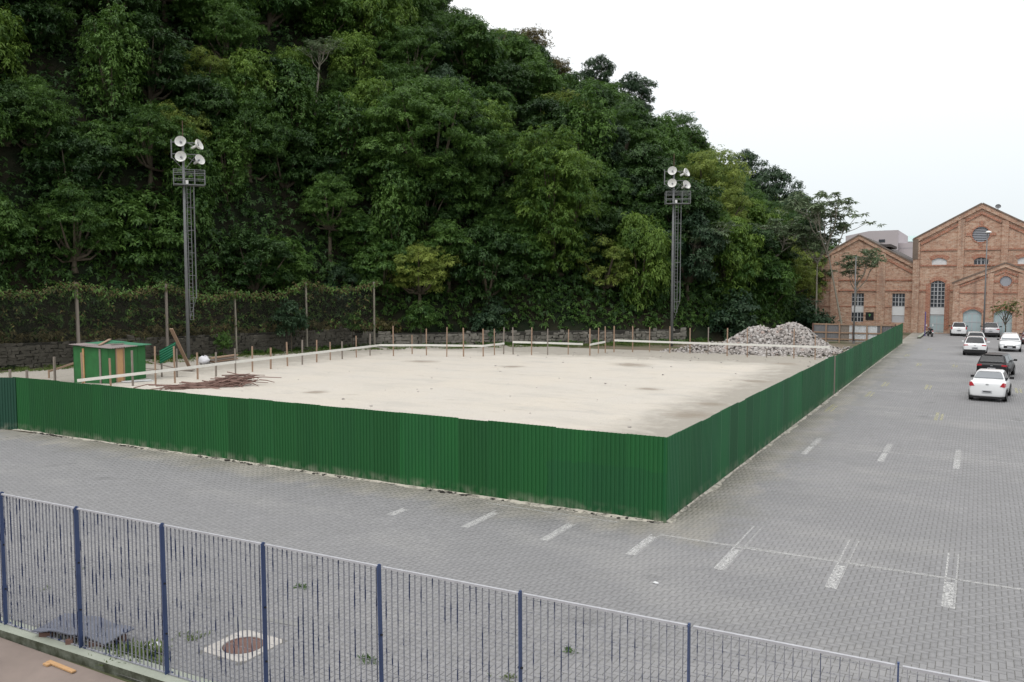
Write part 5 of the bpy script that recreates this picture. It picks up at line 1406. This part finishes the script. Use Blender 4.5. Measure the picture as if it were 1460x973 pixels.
rake((xl - .15, ze + .02), (xp_, zp_ + .05), .48, YB, .22, M['brick'], 'raking_cornice', bm); rake((xp_, zp_ + .05), (xr_ + .15, ze + .02), .48, YB, .22, M['brick'], 'raking_cornice', bm)
rake((xl + .6, ze - .45), (U(1362.6, 420)[0], ze - .45 + (U(1362.6, 420)[0] - xl - .6) * (zp_ - ze) / (xp_ - xl)), .30, YB, .12, M['brick_red'], 'raking_band', bm)
k_ = (zp_ - ze) / (xp_ - xl); xa, xb = U(1372.5, 420)[0], U(1424.9, 420)[0]
rake((xa, zp_ - .85 - (xp_ - xa) * k_), (xp_, zp_ - .85), .28, YB, .12, M['brick_red'], 'raking_band', bm); rake((xp_, zp_ - .85), (xb, zp_ - .85 - (xb - xp_) * k_), .28, YB, .12, M['brick_red'], 'raking_band', bm)
xa = U(1434.8, 420)[0]; rake((xa, zp_ - .8 - (xa - xp_) * k_), (xr_, ze - .8), .30, YB, .12, M['brick_red'], 'raking_band', bm)
g = on_y(1423, 297, YB + 3); mb = MB(); mb.tube([(g.x, YB + 3, g.z - 1), (g.x, YB + 3, g.z + .2)], .04, 6); mb.lathe([(.0, 0), (.25, .1), (.32, .2)], 12, Matrix.Translation((g.x, YB + 3, g.z + .1)) @ Matrix.Rotation(R(60), 4, 'X')); mb.build('antenna', M['galv'], bm, world=True)

# ---- small front gable of the same works
YA = YB - 2.2
ba = thing('brick_annex', 'low brick gable with a small round vent and two arched blue doors', 'building', (U(1434, 474, YA)[0], YA, 0))
UA = lambda x, y: U(x, y, YA)
xl2, ze2 = UA(1361.5, 404.5); xp2, zp2 = UA(1434, 376.2); xr2 = 2 * xp2 - xl2
D1 = (UA(1374, 420)[0], UA(1400.6, 420)[0]); D2 = (UA(1418, 420)[0], UA(1444.5, 420)[0]); zD = UA(1388, 441.5)[1]; oc2 = UA(1434, 401.3); r2 = .60
facade([(xl2, -.3), (xr2, -.3), (xr2, ze2), (xp2, zp2), (xl2, ze2)], [arch(*D1, .02, zD, .45), arch(*D2, .02, zD, .45), circle(*oc2, r2)], YA, .3, M['brick'], 'front_wall', ba)
gable_body(ba, xl2, xr2, ze2 - .05, xp2, zp2 - .05, YA + .3, YB - .02, M['brick'], M['roof_dark'], .15)
louvre(*oc2, r2, YA, ba)
for d_ in (D1, D2): plank_door(*d_, .03, zD, .45, YA, ba); arch_band(*d_, zD, .45, .36, YA, M['brick_red'], ba, .12)
for a_, b_ in ((1407, 1416), (1451, 1460)): 
    x0, x1 = UA(a_, 420)[0], UA(b_, 420)[0]; zt2 = zp2 - abs((x0 + x1) / 2 - xp2) * (zp2 - ze2) / (xp2 - xl2) - .4; box_xz(x0, x1, -.3, zt2, YA, .14, M['brick'], 'pilaster', ba)
box_xz(xl2 - .15, xl2 + .5, -.3, ze2 - .2, YA, .16, M['brick_pale'], 'corner_pier', ba)
z = UA(1380, 417.4)[1]
for a_, b_ in ((xl2 + .52, UA(1406.9, 420)[0]), (UA(1416.1, 420)[0], UA(1450.9, 420)[0])): box_xz(a_, b_, z - .09, z + .09, YA, .09, M['brick_red'], 'string_course', ba)
rake((xl2 - .3, ze2 + .0), (xp2, zp2 + .04), .40, YA, .2, M['brick'], 'raking_cornice', ba); rake((xp2, zp2 + .04), (xr2 + .3, ze2), .40, YA, .2, M['brick'], 'raking_cornice', ba)
k2 = (zp2 - ze2) / (xp2 - xl2); xa, xb = UA(1416.1, 420)[0], UA(1450.9, 420)[0]
rake((xl2 + .5, ze2 - .45 + .5 * k2), (UA(1406.9, 420)[0], ze2 - .45 + k2 * (UA(1406.9, 420)[0] - xl2)), .24, YA, .1, M['brick_red'], 'raking_band', ba)
rake((xa, zp2 - .7 - (xp2 - xa) * k2), (xp2, zp2 - .7), .24, YA, .1, M['brick_red'], 'raking_band', ba); rake((xp2, zp2 - .7), (xb, zp2 - .7 - (xb - xp2) * k2), .24, YA, .1, M['brick_red'], 'raking_band', ba)

# ---- low gable on the left
bl = thing('brick_shed', 'low brick gable behind the zinc hoarding with barred windows and a black sign', 'building', (U(1225, 470)[0], YB + .4, 0))
YL = YB + .4; UL = lambda x, y: U(x, y, YL)
xp3, zp3 = UL(1225.4, 336.5); xr3, ze3 = UL(1303.6, 377); xl3 = 2 * xp3 - xr3
Wa = (UL(1214.6, 420)[0], UL(1232, 420)[0]); Wb = (UL(1272.3, 420)[0], UL(1290.5, 420)[0]); z1_, z2_, z3_, z4_ = [UL(1250, y)[1] for y in (418.4, 436.6, 445.5, 459.6)]
rect = lambda a_, z0, z1: [(a_[0], z0), (a_[1], z0), (a_[1], z1), (a_[0], z1)]
facade([(xl3, -.3), (xr3, -.3), (xr3, ze3), (xp3, zp3), (xl3, ze3)], [rect(Wa, z4_, z1_), rect(Wb, z4_, z1_)], YL, .3, M['brick'], 'front_wall', bl)
gable_body(bl, xl3, xr3, ze3 - .05, xp3, zp3 - .05, YL + .3, YL + 40, M['brick'], M['roof_dark'])
for w_ in (Wa, Wb):
    glazed(*w_, z2_, z1_, .0, YL, bl, 4, 3); box_xz(w_[0], w_[1], z3_ if w_ is Wa else z4_ + .9, z2_ - .06, YL + .25, .1, M['panel_white'], 'spandrel_panel', bl)
glazed(*Wa, z4_, z3_ - .06, .0, YL, bl, 4, 2); box_xz(Wb[0], Wb[1], z4_, z4_ + .85, YL + .25, .06, M['frame'], 'spandrel_panel', bl)
for a_, b_ in ((1249.6, 1261.3), (1184, 1195)): x0, x1 = UL(a_, 420)[0], UL(b_, 420)[0]; box_xz(x0, x1, -.3, zp3 - abs((x0 + x1) / 2 - xp3) * (zp3 - ze3) / (xr3 - xp3) - .6, YL, .14, M['brick'], 'pilaster', bl)
for yy in (399.5, 414.5, 437.6):
    z = UL(1250, yy)[1]
    for a_, b_ in ((xl3, UL(1183.9, 420)[0]), (UL(1195.1, 420)[0], UL(1249.5, 420)[0]), (UL(1261.4, 420)[0], xr3 - .02)):
        if yy > 430: 
            for c_, d_ in ((a_, min(b_, Wa[0] - .02)), (max(a_, Wa[1] + .02), min(b_, Wb[0] - .02)), (max(a_, Wb[1] + .02), b_)):
                if d_ - c_ > .3: box_xz(c_, d_, z - .04, z + .04, YL, .05, M['brick_red'], 'string_course', bl)
        else: box_xz(a_, b_, z - .09, z + .09, YL, .09, M['brick_red'], 'string_course', bl)
rake((xl3, ze3), (xp3, zp3 + .04), .42, YL, .2, M['brick'], 'raking_cornice', bl); rake((xp3, zp3 + .04), (xr3 - .02, ze3), .42, YL, .2, M['brick'], 'raking_cornice', bl)
k3 = (zp3 - ze3) / (xr3 - xp3); xa = UL(1261.4, 420)[0]; rake((xa, zp3 - .95 - (xa - xp3) * k3), (xr3 - .05, ze3 - .95), .28, YL, .1, M['brick_red'], 'raking_band', bl)
g = on_y(1262, 352, YL + 6); mb = MB(); mb.box((g.x - 1.2, YL + 8, g.z + .05), (4.2, 9, .35)); mb.build('roof_ventilator', M['roof_dark'], bl, world=True)
xs_ = UL(1235.2, 420)[0], UL(1246.6, 420)[0]; zs_ = UL(1240, 456.6)[1], UL(1240, 445.4)[1]
sg = thing('wall_sign', 'black square sign with a small green emblem on the low brick gable', 'sign', ((xs_[0] + xs_[1]) / 2, YL, zs_[0]))
box_xz(xs_[0], xs_[1], *zs_, YL - .01, .05, M['black'], 'sign_board', sg)
cxs, czs = (xs_[0] + xs_[1]) / 2, (zs_[0] + zs_[1]) / 2 + .08
mb = MB(); mb.prism_y([(cxs - .16, czs + .2), (cxs, czs - .16), (cxs + .16, czs + .2), (cxs + .05, czs + .12), (cxs, czs + .22), (cxs - .05, czs + .12)], YL - .075, YL - .062); mb.build('emblem', M['emblem'], sg, world=True)

# ---- pink block and glass roof far behind
YP = 178.0
pb = thing('pink_building', 'pale pink block with a narrow dark window rising behind the brick roofs', 'building', (U(1250, 420, YP)[0], YP, 0))
x0, _ = U(1206, 330, YP); x1, zt3 = U(1280.5, 328.2, YP); x2, zt4 = U(1322, 345.5, YP)
mb = MB(); mb.prism_y([(x0, -.3), (x1, -.3), (x1, zt3), (x0 + (x1 - x0) * .45, zt3 - .05), (x0, zt3 - .9)], YP, YP + 25); mb.build('tower_block', M['pink'], pb, world=True)
mb = MB(); mb.box(((x1 + x2) / 2 + .02, YP + 14, zt4 / 2), (x2 - x1, 24, zt4)); mb.build('low_block', M['pink'], pb, world=True)
a_, b_ = U(1253, 346, YP), U(1262, 341.5, YP); box_xz(a_[0], b_[0], a_[1], b_[1], YP, .05, M['glass'], 'window', pb)
for k in range(3): z = zt4 + .0 - k * 1.9 - 1.0; box_xz(x1, x2, z, z + .06, YP + 2, .03, M['louver'], 'panel_joint', pb)
g0, g1, gp = U(1279, 345, YP + 30), U(1305, 345, YP + 30), U(1287, 337, YP + 30)
gr = thing('glass_roof', 'pale green glass roof peak beside the pink block', 'roof', (g0[0], YP + 30, 0))
mb = MB(); mb.prism_y([(g0[0], -.2), (g1[0] + 8, -.2), (g1[0] + 8, g1[1]), (g0[0], g0[1])], YP + 30, YP + 50); mb.build('hall', M['pink'], gr, world=True)
mb = MB(); mb.add([(g0[0], YP + 29.9, g0[1]), (g1[0] + 8, YP + 29.9, g1[1]), (g1[0] + 8, YP + 50, g1[1]), (g0[0], YP + 50, g0[1]), (gp[0], YP + 40, gp[1] + .5), (g1[0] + 3, YP + 40, gp[1] + .5)], [(0, 1, 5, 4), (1, 2, 5), (2, 3, 4, 5), (3, 0, 4)]); mb.build('glazing', M['glass_green'], gr, world=True)

# ================================================================== LAMP POSTS, BOLLARD, YOUNG TREE
def lamp_post(base, ytop, label, arm=None, r=.075):
    b = on_ground(*base); h = height_at(b, ytop); t_ = thing('lamp_post', label, 'lamp post', b)
    mb = MB(); mb.tube([(0, 0, 0), (0, 0, h * .5), (0, 0, h)], [r * 1.3, r, r * .75], 8); mb.build('pole', M['galv'], t_, smooth=True)
    mb = MB(); mb.tube([(0, 0, 0), (0, 0, .25)], r * 2, 8); mb.build('base_plate', M['galv'], t_)
    if arm:
        mb = MB(); mb.tube([(0, 0, h - .05), (arm * .5, -.2, h + .05), (arm, -.3, h)], .04, 6); a_ = mb.build('arm', M['galv'], t_)
        mb = MB(); mb.lathe([(0, .18), (.16, .15), (.30, .03), (.32, -.04), (.2, -.08), (0, -.09)], 14, Matrix.Translation((arm, -.3, h - .02))); mb.build('lamp_head', M['lampwhite'], a_, smooth=True)
    return t_
lamp_post((1402, 481), 331.5, 'tall grey street lamp in front of the tall brick gable', .12)
lamp_post((1217, 490), 366, 'thin bare grey pole behind the zinc hoarding', None, .06)
b = on_ground(1318.5, 479); mb = MB(); h = height_at(b, 445); mb.tube([(0, 0, 0), (0, 0, h), (0, 0, h + .03)], [.06, .06, .03], 8); mb.box((0, 0, .02), (.22, .22, .04)); tag(mb.build('violet_post', M['violet'], loc=b), 'slim violet post by the corner of the tall brick gable', 'post')
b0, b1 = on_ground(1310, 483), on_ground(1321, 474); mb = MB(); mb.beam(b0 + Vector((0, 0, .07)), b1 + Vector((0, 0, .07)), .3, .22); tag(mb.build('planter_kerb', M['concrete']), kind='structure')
YT = YA - 3.2
c_ = on_y(1437, 437, YT); bb = on_y(1433, 472, YT)
ty = thing('young_tree', 'thin young tree with sparse leaves before the arched blue door', 'tree', (bb.x, YT, 0))
mb = MB(); o = Vector((0, 0, 0)); e = Vector((c_.x - bb.x, 0, c_.z))
mb.tube([o, (.05, 0, 1.2), (-.25, 0, 2.0), e * .85], [.07, .06, .05, .03], 6); mb.build('trunk', M['bark'], ty, smooth=True)
mb = MB(); ends = []
for _ in range(16):
    q = Vector((random.uniform(-1.3, 1.5), random.uniform(-.9, .9), c_.z + random.uniform(-.8, .5))); s0 = Vector((.02, 0, random.uniform(1.2, 2.2))); mb.tube([s0, s0.lerp(q, .5) + Vector((0, 0, .1)), q], [.03, .02, .01], 4, cap=False); ends.append(q)
mb.build('branches', M['bark'], ty)
C = np.repeat(np.array([tuple(q) for q in ends]), 9, 0) + rng.normal(0, .26, (len(ends) * 9, 3)); V, F, T = rosettes(C, unit(np.array([0, 0, 1.]) + rng.normal(0, .4, C.shape)), 6, .22, .10, droop=.3, tint=np.clip(rng.normal(.5, .25, len(C)), 0, 1))
link('crown', tri_mesh('young_crown', V, F, T), M['leaf_grass'], ty)

# ================================================================== CARS
def wheel_meshes(r=.30, w=.19):
    T = Matrix.Rotation(R(90), 4, 'Y'); mb = MB()
    mb.lathe([(r * .62, -w / 2), (r * .93, -w / 2), (r, -w * .36), (r, w * .36), (r * .93, w / 2), (r * .62, w / 2)], 22, T)
    ty_ = new_mesh('tyre', mb.v, mb.f); ty_.materials.append(M['tyre'])
    mb = MB(); mb.lathe([(0, w * .40), (r * .16, w * .42), (r * .2, w * .3), (r * .55, w * .26), (r * .63, w * .46)], 22, T); mb.lathe([(r * .63, -w * .46), (0, -w * .4)], 22, T)
    for k in range(5):
        a_ = 2 * math.pi * k / 5; mb.beam(Vector((w * .40, 0, 0)), Vector((w * .40, r * .6 * math.cos(a_), r * .6 * math.sin(a_))), .035, .07)
    ri = new_mesh('rim', mb.v, mb.f); ri.materials.append(M['chrome']); return ty_, ri
TY, RI = wheel_meshes()
def car(label, paint, loc, yaw_, L=4.2, W=1.7, H=1.5, style='hatch', clad=False, rails=False, face='rear', lights='corner'):
    """loc is the middle of the car's near end on the ground; the car points along local +y; face: which end is at loc"""
    t_ = thing('parked_car', label, 'car', loc, yaw_)
    oy = L / 2 if face == 'rear' else -L / 2
    G_ = Vector((0, oy, 0))
    hw = W / 2; zb = .20 if not clad else .26; belt = H * .635
    rear, front = -L / 2, L / 2
    if style == 'sedan': rb, rr_, fr_, fb = rear + .62, rear + 1.25, front - 1.75, front - .95; deck = belt + .09; hood = belt - .08
    elif style == 'suv': rb, rr_, fr_, fb = rear + .10, rear + .50, front - 1.75, front - 1.0; deck = belt + .02; hood = belt + .0
    else: rb, rr_, fr_, fb = rear + .07, rear + .48, front - 1.55, front - .78; deck = belt + .03; hood = belt - .10
    st = []
    def section(y, w, zt, zl=zb, sh=.80): return [(w * .80, y, zl), (w * .97, y, zl + .10), (w, y, .30 + .5 * (zt - .3)), (w * .985, y, zt - .10), (w * .93, y, zt - .02), (w * sh, y, zt + .012), (0, y, zt + .03)]
    ys = [(rear, .86, deck - .16, zb + .12), (rear + .03, .93, deck - .05, zb + .05), (rear + .12, .975, deck, zb), (rear + .45, 1., deck + .005, zb), (rb + .35, 1., deck, zb), (0, 1., belt, zb), (fb - .2, 1., belt - .01, zb), (fb + .02, .99, hood + .03, zb), ((fb + front) / 2, .975, hood - .02, zb), (front - .22, .93, hood - .10, zb), (front - .06, .86, hood - .22, zb + .03), (front, .78, hood - .34, zb + .10)]
    rows = [section(y, hw * k, z, zl) for y, k, z, zl in ys]
    mb = MB(); full = []
    for r_ in rows: full.append(r_ + [(-x, y, z) for x, y, z in reversed(r_[:-1])])
    n = len(full[0]); v = [p for r_ in full for p in r_]
    f = [(i * n + j, (i + 1) * n + j, (i + 1) * n + j + 1, i * n + j + 1) for i in range(len(full) - 1) for j in range(n - 1)]
    f += [(i * n + n - 1, (i + 1) * n + n - 1, (i + 1) * n, i * n) for i in range(len(full) - 1)]
    f += [tuple(range(n)), tuple(reversed(range((len(full) - 1) * n, len(full) * n)))]
    mb.add([Vector(p) + G_ for p in v], f)
    # greenhouse: roof shell over the pillars
    zr = H; wr, wb = hw * .70, hw * .925
    gs = [(rb, wb * .97, deck, 0), (rb + (rr_ - rb) * .55, 0, 0, .55), (rr_, 0, 0, .96), (rr_ + .35, 0, 0, 1.0), ((rr_ + fr_) / 2, 0, 0, 1.015), (fr_ - .1, 0, 0, .995), (fr_ + .12, 0, 0, .95), ((fr_ + fb) / 2 + .1, 0, 0, .50), (fb, wb * .95, belt - .02, 0)]
    gr_ = []
    for y, _, _, k in gs:
        z = belt + (zr - belt) * k; wt = wb + (wr - wb) * k ** 1.0
        wbm = wb * (1 if 0 < k else .96)
        gr_.append([(wbm, y, belt - .04), (wbm + (wt - wbm) * .55, y, belt + (z - belt) * .55), (wt, y, max(z - .05 * min(1, k * 2), belt - .02)), (wt * .86, y, z + .0), (0, y, z + .015 * k * k)])
    full = [r_ + [(-x, y, z) for x, y, z in reversed(r_[:-1])] for r_ in gr_]; n = len(full[0]); v = [p for r_ in full for p in r_]
    f = [(i * n + j, (i + 1) * n + j, (i + 1) * n + j + 1, i * n + j + 1) for i in range(len(full) - 1) for j in range(n - 1)]
    mb.add([Vector(p) + G_ for p in v], f)
    body = mb.build('body', paint, t_, smooth=True)
    def panel(name, pts, mat, off, parent=t_):
        P = [Vector(p) for p in pts]; nn_ = Vector((0, 0, 0)); c_ = sum(P, Vector((0, 0, 0))) / len(P)
        for i in range(len(P)): nn_ += (P[i] - c_).cross(P[(i + 1) % len(P)] - c_)
        nn_.normalize()
        outw = c_ - Vector((0, (rb + fb) / 2, belt * .8))
        if nn_.dot(outw) < 0: nn_ = -nn_
        m_ = MB(); k = len(P); m_.add([p + nn_ * off + G_ for p in P] + [p - nn_ * .02 + G_ for p in P], [tuple(range(k)), tuple(reversed(range(k, 2 * k)))] + [(i, i + k, (i + 1) % k + k, (i + 1) % k) for i in range(k)])
        return m_.build(name, mat, parent)
    def gp_(k, side, fr, y):  # point on the greenhouse side
        wt = wb + (wr - wb) * fr; return (side * wt, y, belt + (zr - belt) * fr)
    # rear window and windscreen
    lo, hi = (.34 if style == 'sedan' else .16), .84
    yl, yh = rb + (rr_ - rb) * lo * .9, rb + (rr_ - rb) * hi
    panel('rear_window', [(-wb * .86, yl, belt + (zr - belt) * lo), (wb * .86, yl, belt + (zr - belt) * lo), (wr * .92, yh, belt + (zr - belt) * hi), (-wr * .92, yh, belt + (zr - belt) * hi)], M['car_glass_pale' if style == 'sedan' else 'car_glass'], .05)
    lo = .1; yl, yh = fb + (fr_ - fb) * lo, fb + (fr_ - fb) * hi
    panel('windscreen', [(-wb * .88, yl, belt + (zr - belt) * lo), (wb * .88, yl, belt + (zr - belt) * lo), (wr * .93, yh, belt + (zr - belt) * hi), (-wr * .93, yh, belt + (zr - belt) * hi)], M['car_glass_pale'], .05)
    for s in (-1, 1):
        ym = (rr_ + fr_) / 2 + .1
        for y0, y1, y2, y3 in ((rr_ - .15 if style == 'sedan' else rr_ - .2, ym - .05, ym - .05, rr_ + .05), (ym + .05, fb - .35, fr_ - .05, ym + .05)):
            panel('side_window', [gp_(0, s, .10, y0), gp_(0, s, .10, y1), gp_(0, s, .86, y2), gp_(0, s, .86, y3)], M['car_glass'], .022)
        for y in (rear + .72, front - .80):
            m_ = MB(); m_.lathe([(0, 0), (.375, 0), (.375, .02)], 20, Matrix.Translation((s * (hw + .002), y + oy, .31)) @ Matrix.Rotation(R(90) * s, 4, 'Y')); m_.build('wheel_arch', M['black'], t_)
            wh = link('wheel', TY, None, t_, (s * (hw - .085), y + oy, .30), (0, 0, 0 if s > 0 else math.pi)); link('rim', RI, None, wh)
        m_ = MB(); m_.box((s * (hw + .09), fb - .42 + oy, belt + .07), (.20, .09, .13)); m_.box((s * (hw + .0), fb - .40 + oy, belt + .02), (.1, .04, .04)); m_.build('wing_mirror', paint if paint.name.startswith('white') and clad else M['black'], t_)
        # tail lights wrap round the rear corners: tapered lens, narrower at the top
        zl0, zl1, wi = deck - .27, deck - .03, .23
        if style == 'hatch': zl0, zl1 = deck - .20, deck + .06
        if lights == 'slim': zl0, zl1, wi = deck - .17, deck - .06, .34
        if lights == 'tall': wi, zl0, zl1 = .11, deck - .25, deck + .08
        if lights == 'wide': wi, zl0, zl1 = .30, deck - .19, deck - .06
        xo = hw * .95; m_ = MB(); m_.prism_y([(s * xo, zl0), (s * (xo - wi), zl0 + .03), (s * (xo - wi * (.45 if lights == 'corner' else .9)), zl1), (s * (xo - .02), zl1 - .02)][::(-1 if s > 0 else 1)], rear - .012 + oy, rear + .12 + oy)
        m_.prism_y([(s * (hw * .99), zl0 + .03), (s * (hw * .9), zl0 + .03), (s * (hw * .9), zl1 - .03), (s * (hw * .985), zl1 - .05)][::(-1 if s > 0 else 1)], rear + .10 + oy, rear + .30 + oy)
        m_.build('tail_light', M['redlight'], t_)
        m_ = MB(); m_.box((s * hw * .66, front - .10 + oy, hood - .28), (.34, .16, .17)); m_.box((s * hw * .82, front - .26 + oy, hood - .24), (.16, .28, .15)); m_.build('headlight', M['clearlight'], t_)
    m_ = MB(); m_.box((0, rear - .012 + oy, deck - .36 if style != 'sedan' else .52), (.46, .03, .15)); pl_ = m_.build('number_plate', M['plate'], t_)
    m_ = MB(); m_.box((0, rear - .029 + oy, deck - .36 if style != 'sedan' else .52), (.34, .004, .06)); m_.build('plate_digits', M['black'], pl_)
    m_ = MB(); m_.box((0, front + .012 + oy, .42), (.40, .03, .12)); m_.build('number_plate', M['plate'], t_)
    m_ = MB(); m_.box((0, front - .02 + oy, .43), (.95, .06, .22)); m_.box((0, front - .03 + oy, hood - .32), (.5, .05, .07)); m_.build('grille', M['black'], t_)
    m_ = MB(); m_.box((0, rear + .03 + oy, deck - .15), (.13, .1, .05)); m_.build('badge', M['chrome'], t_)
    m_ = MB(); m_.box((0, rear + .05 + oy, zb + (.13 if clad else .03)), (W * .93, .14, .26 if clad else .10)); m_.box((0, rear + .3 + oy, .21), (W * .8, .4, .08)); m_.build('rear_bumper', M['black'], t_)
    if clad:
        for s in (-1, 1): m_ = MB(); m_.box((s * (hw - .015), oy, zb + .06), (.05, L * .52, .16)); m_.build('sill_cladding', M['black'], t_)
    if rails:
        for s in (-1, 1): m_ = MB(); m_.beam((s * wr * .92, rr_ + .1 + oy, zr + .05), (s * wr * .92, fr_ - .1 + oy, zr + .05), .04); m_.build('roof_rail', M['black'], t_)
    m_ = MB(); m_.box((0, rr_ - .03 + oy, zr + (.01 if style != 'sedan' else -.02)), (W * .6, .14, .035)); m_.build('roof_spoiler' if style != 'sedan' else 'roof_trim', paint, t_)
    return t_
def gcar(x, y): p = on_ground(x, y); return (p.x, p.y, 0)
car('white saloon car with red corner tail lights parked behind the black car', M['car_white'], gcar(1406.5, 573), R(-5), 4.27, 1.70, 1.51, 'sedan')
car('black hatchback with large red tail lights parked ahead of the white saloon', M['car_black'], gcar(1413, 540), R(-8), 4.36, 1.78, 1.50, 'hatch', lights='wide', rails=False)
car('white crossover with black lower bumper and slim tail lights', M['car_white'], gcar(1389.5, 507.5), R(-1), 3.97, 1.76, 1.56, 'suv', clad=True, lights='slim', rails=True)
car('white car hidden ahead of the white crossover so only its roof shows', M['car_white'], gcar(1391, 498), R(2), 4.0, 1.70, 1.52, 'hatch')
car('white hatchback facing the camera with a dark oval grille', M['car_white'], gcar(1439.5, 502), R(180) + R(-2), 3.94, 1.72, 1.52, 'hatch', face='front')
car('white boxy hatchback with tall narrow tail lights parked at the blue tall door', M['car_white'], gcar(1367, 479.5), R(3), 3.80, 1.65, 1.55, 'hatch', lights='tall')
car('silver sport utility car parked before the first arched blue door', M['car_silver'], gcar(1412, 481.2), R(-1), 4.40, 1.82, 1.62, 'suv', lights='wide', clad=True)
car('white saloon parked behind the thin young tree', M['car_white'], gcar(1447.5, 479.0), R(-4), 4.2, 1.72, 1.48, 'sedan')
car('dark red car showing only its nose at the edge beyond the oval grille hatchback', M['car_red'], gcar(1470, 492), R(178), 4.1, 1.7, 1.48, 'hatch', face='front')

# ================================================================== MOTORCYCLE
g = on_ground(1328.5, 480.5)
mo = thing('motorcycle', 'small motorcycle with white mirrors parked by the kerb at the tall gable', 'motorcycle', (g.x, g.y, 0), R(20))
for nm_, y in (('rear_wheel', 0), ('front_wheel', 1.25)):
    mb = MB(); mb.lathe([(.22, -.05), (.29, -.05), (.305, 0), (.29, .05), (.22, .05), (.22, -.05)], 20, Matrix.Translation((0, y, .30)) @ Matrix.Rotation(R(90), 4, 'Y')); w_ = mb.build('wheel', M['tyre'], mo, smooth=True)
    mb = MB(); mb.tube([(-.06, y, .3), (.06, y, .3)], .05, 8)
    for k in range(6): a_ = k * math.pi / 3; mb.beam((0, y, .3), (0, y + .22 * math.cos(a_), .3 + .22 * math.sin(a_)), .02)
    mb.build('hub', M['chrome'], w_)
mb = MB(); mb.tube([(0, .05, .32), (0, .35, .55), (0, .85, .78), (0, 1.0, .95)], .05, 6); mb.box((0, .6, .42), (.24, .36, .28)); mb.build('frame', M['black'], mo)
mb = MB(); mb.lathe([(0, .22), (.12, .16), (.15, .0), (.11, -.14), (0, -.18)], 12, Matrix.Translation((0, .78, .86)) @ Matrix.Rotation(R(80), 4, 'X')); mb.build('fuel_tank', M['car_red'], mo, smooth=True)
mb = MB(); mb.tube([(0, -.15, .84), (0, .15, .82), (0, .5, .80)], [.09, .13, .11], 8); mb.build('seat', M['black'], mo, smooth=True)
mb = MB()
for s in (-1, 1): mb.tube([(s * .07, 1.25, .30), (s * .07, 1.02, .98)], .03, 6)
mb.build('fork', M['chrome'], mo)
mb = MB(); mb.tube([(-.36, .86, 1.05), (-.12, 1.0, 1.03), (.12, 1.0, 1.03), (.36, .86, 1.05)], .02, 6); mb.build('handlebar', M['black'], mo)
for s in (-1, 1):
    mb = MB(); mb.tube([(s * .26, .92, 1.05), (s * .34, .88, 1.24)], .012, 5); mb.lathe([(0, .02), (.08, .0), (.07, -.03), (0, -.04)], 10, Matrix.Translation((s * .35, .86, 1.28)) @ Matrix.Rotation(R(90), 4, 'X')); mb.build('mirror', M['lampwhite'], mo, smooth=True)
mb = MB(); mb.box((0, -.24, .66), (.18, .08, .10)); mb.build('tail_light', M['redlight'], mo); mb = MB(); mb.box((0, -.30, .52), (.17, .02, .14)); mb.build('number_plate', M['panel_white'], mo)
mb = MB(); mb.lathe([(0, .06), (.10, .03), (.10, -.04), (0, -.1)], 12, Matrix.Translation((0, 1.12, .92)) @ Matrix.Rotation(R(-90), 4, 'X')); mb.build('headlamp', M['clearlight'], mo, smooth=True)
mb = MB(); mb.tube([(.12, .55, .35), (.14, .1, .36), (.15, -.3, .42)], .045, 8); mb.build('exhaust', M['chrome'], mo, smooth=True)
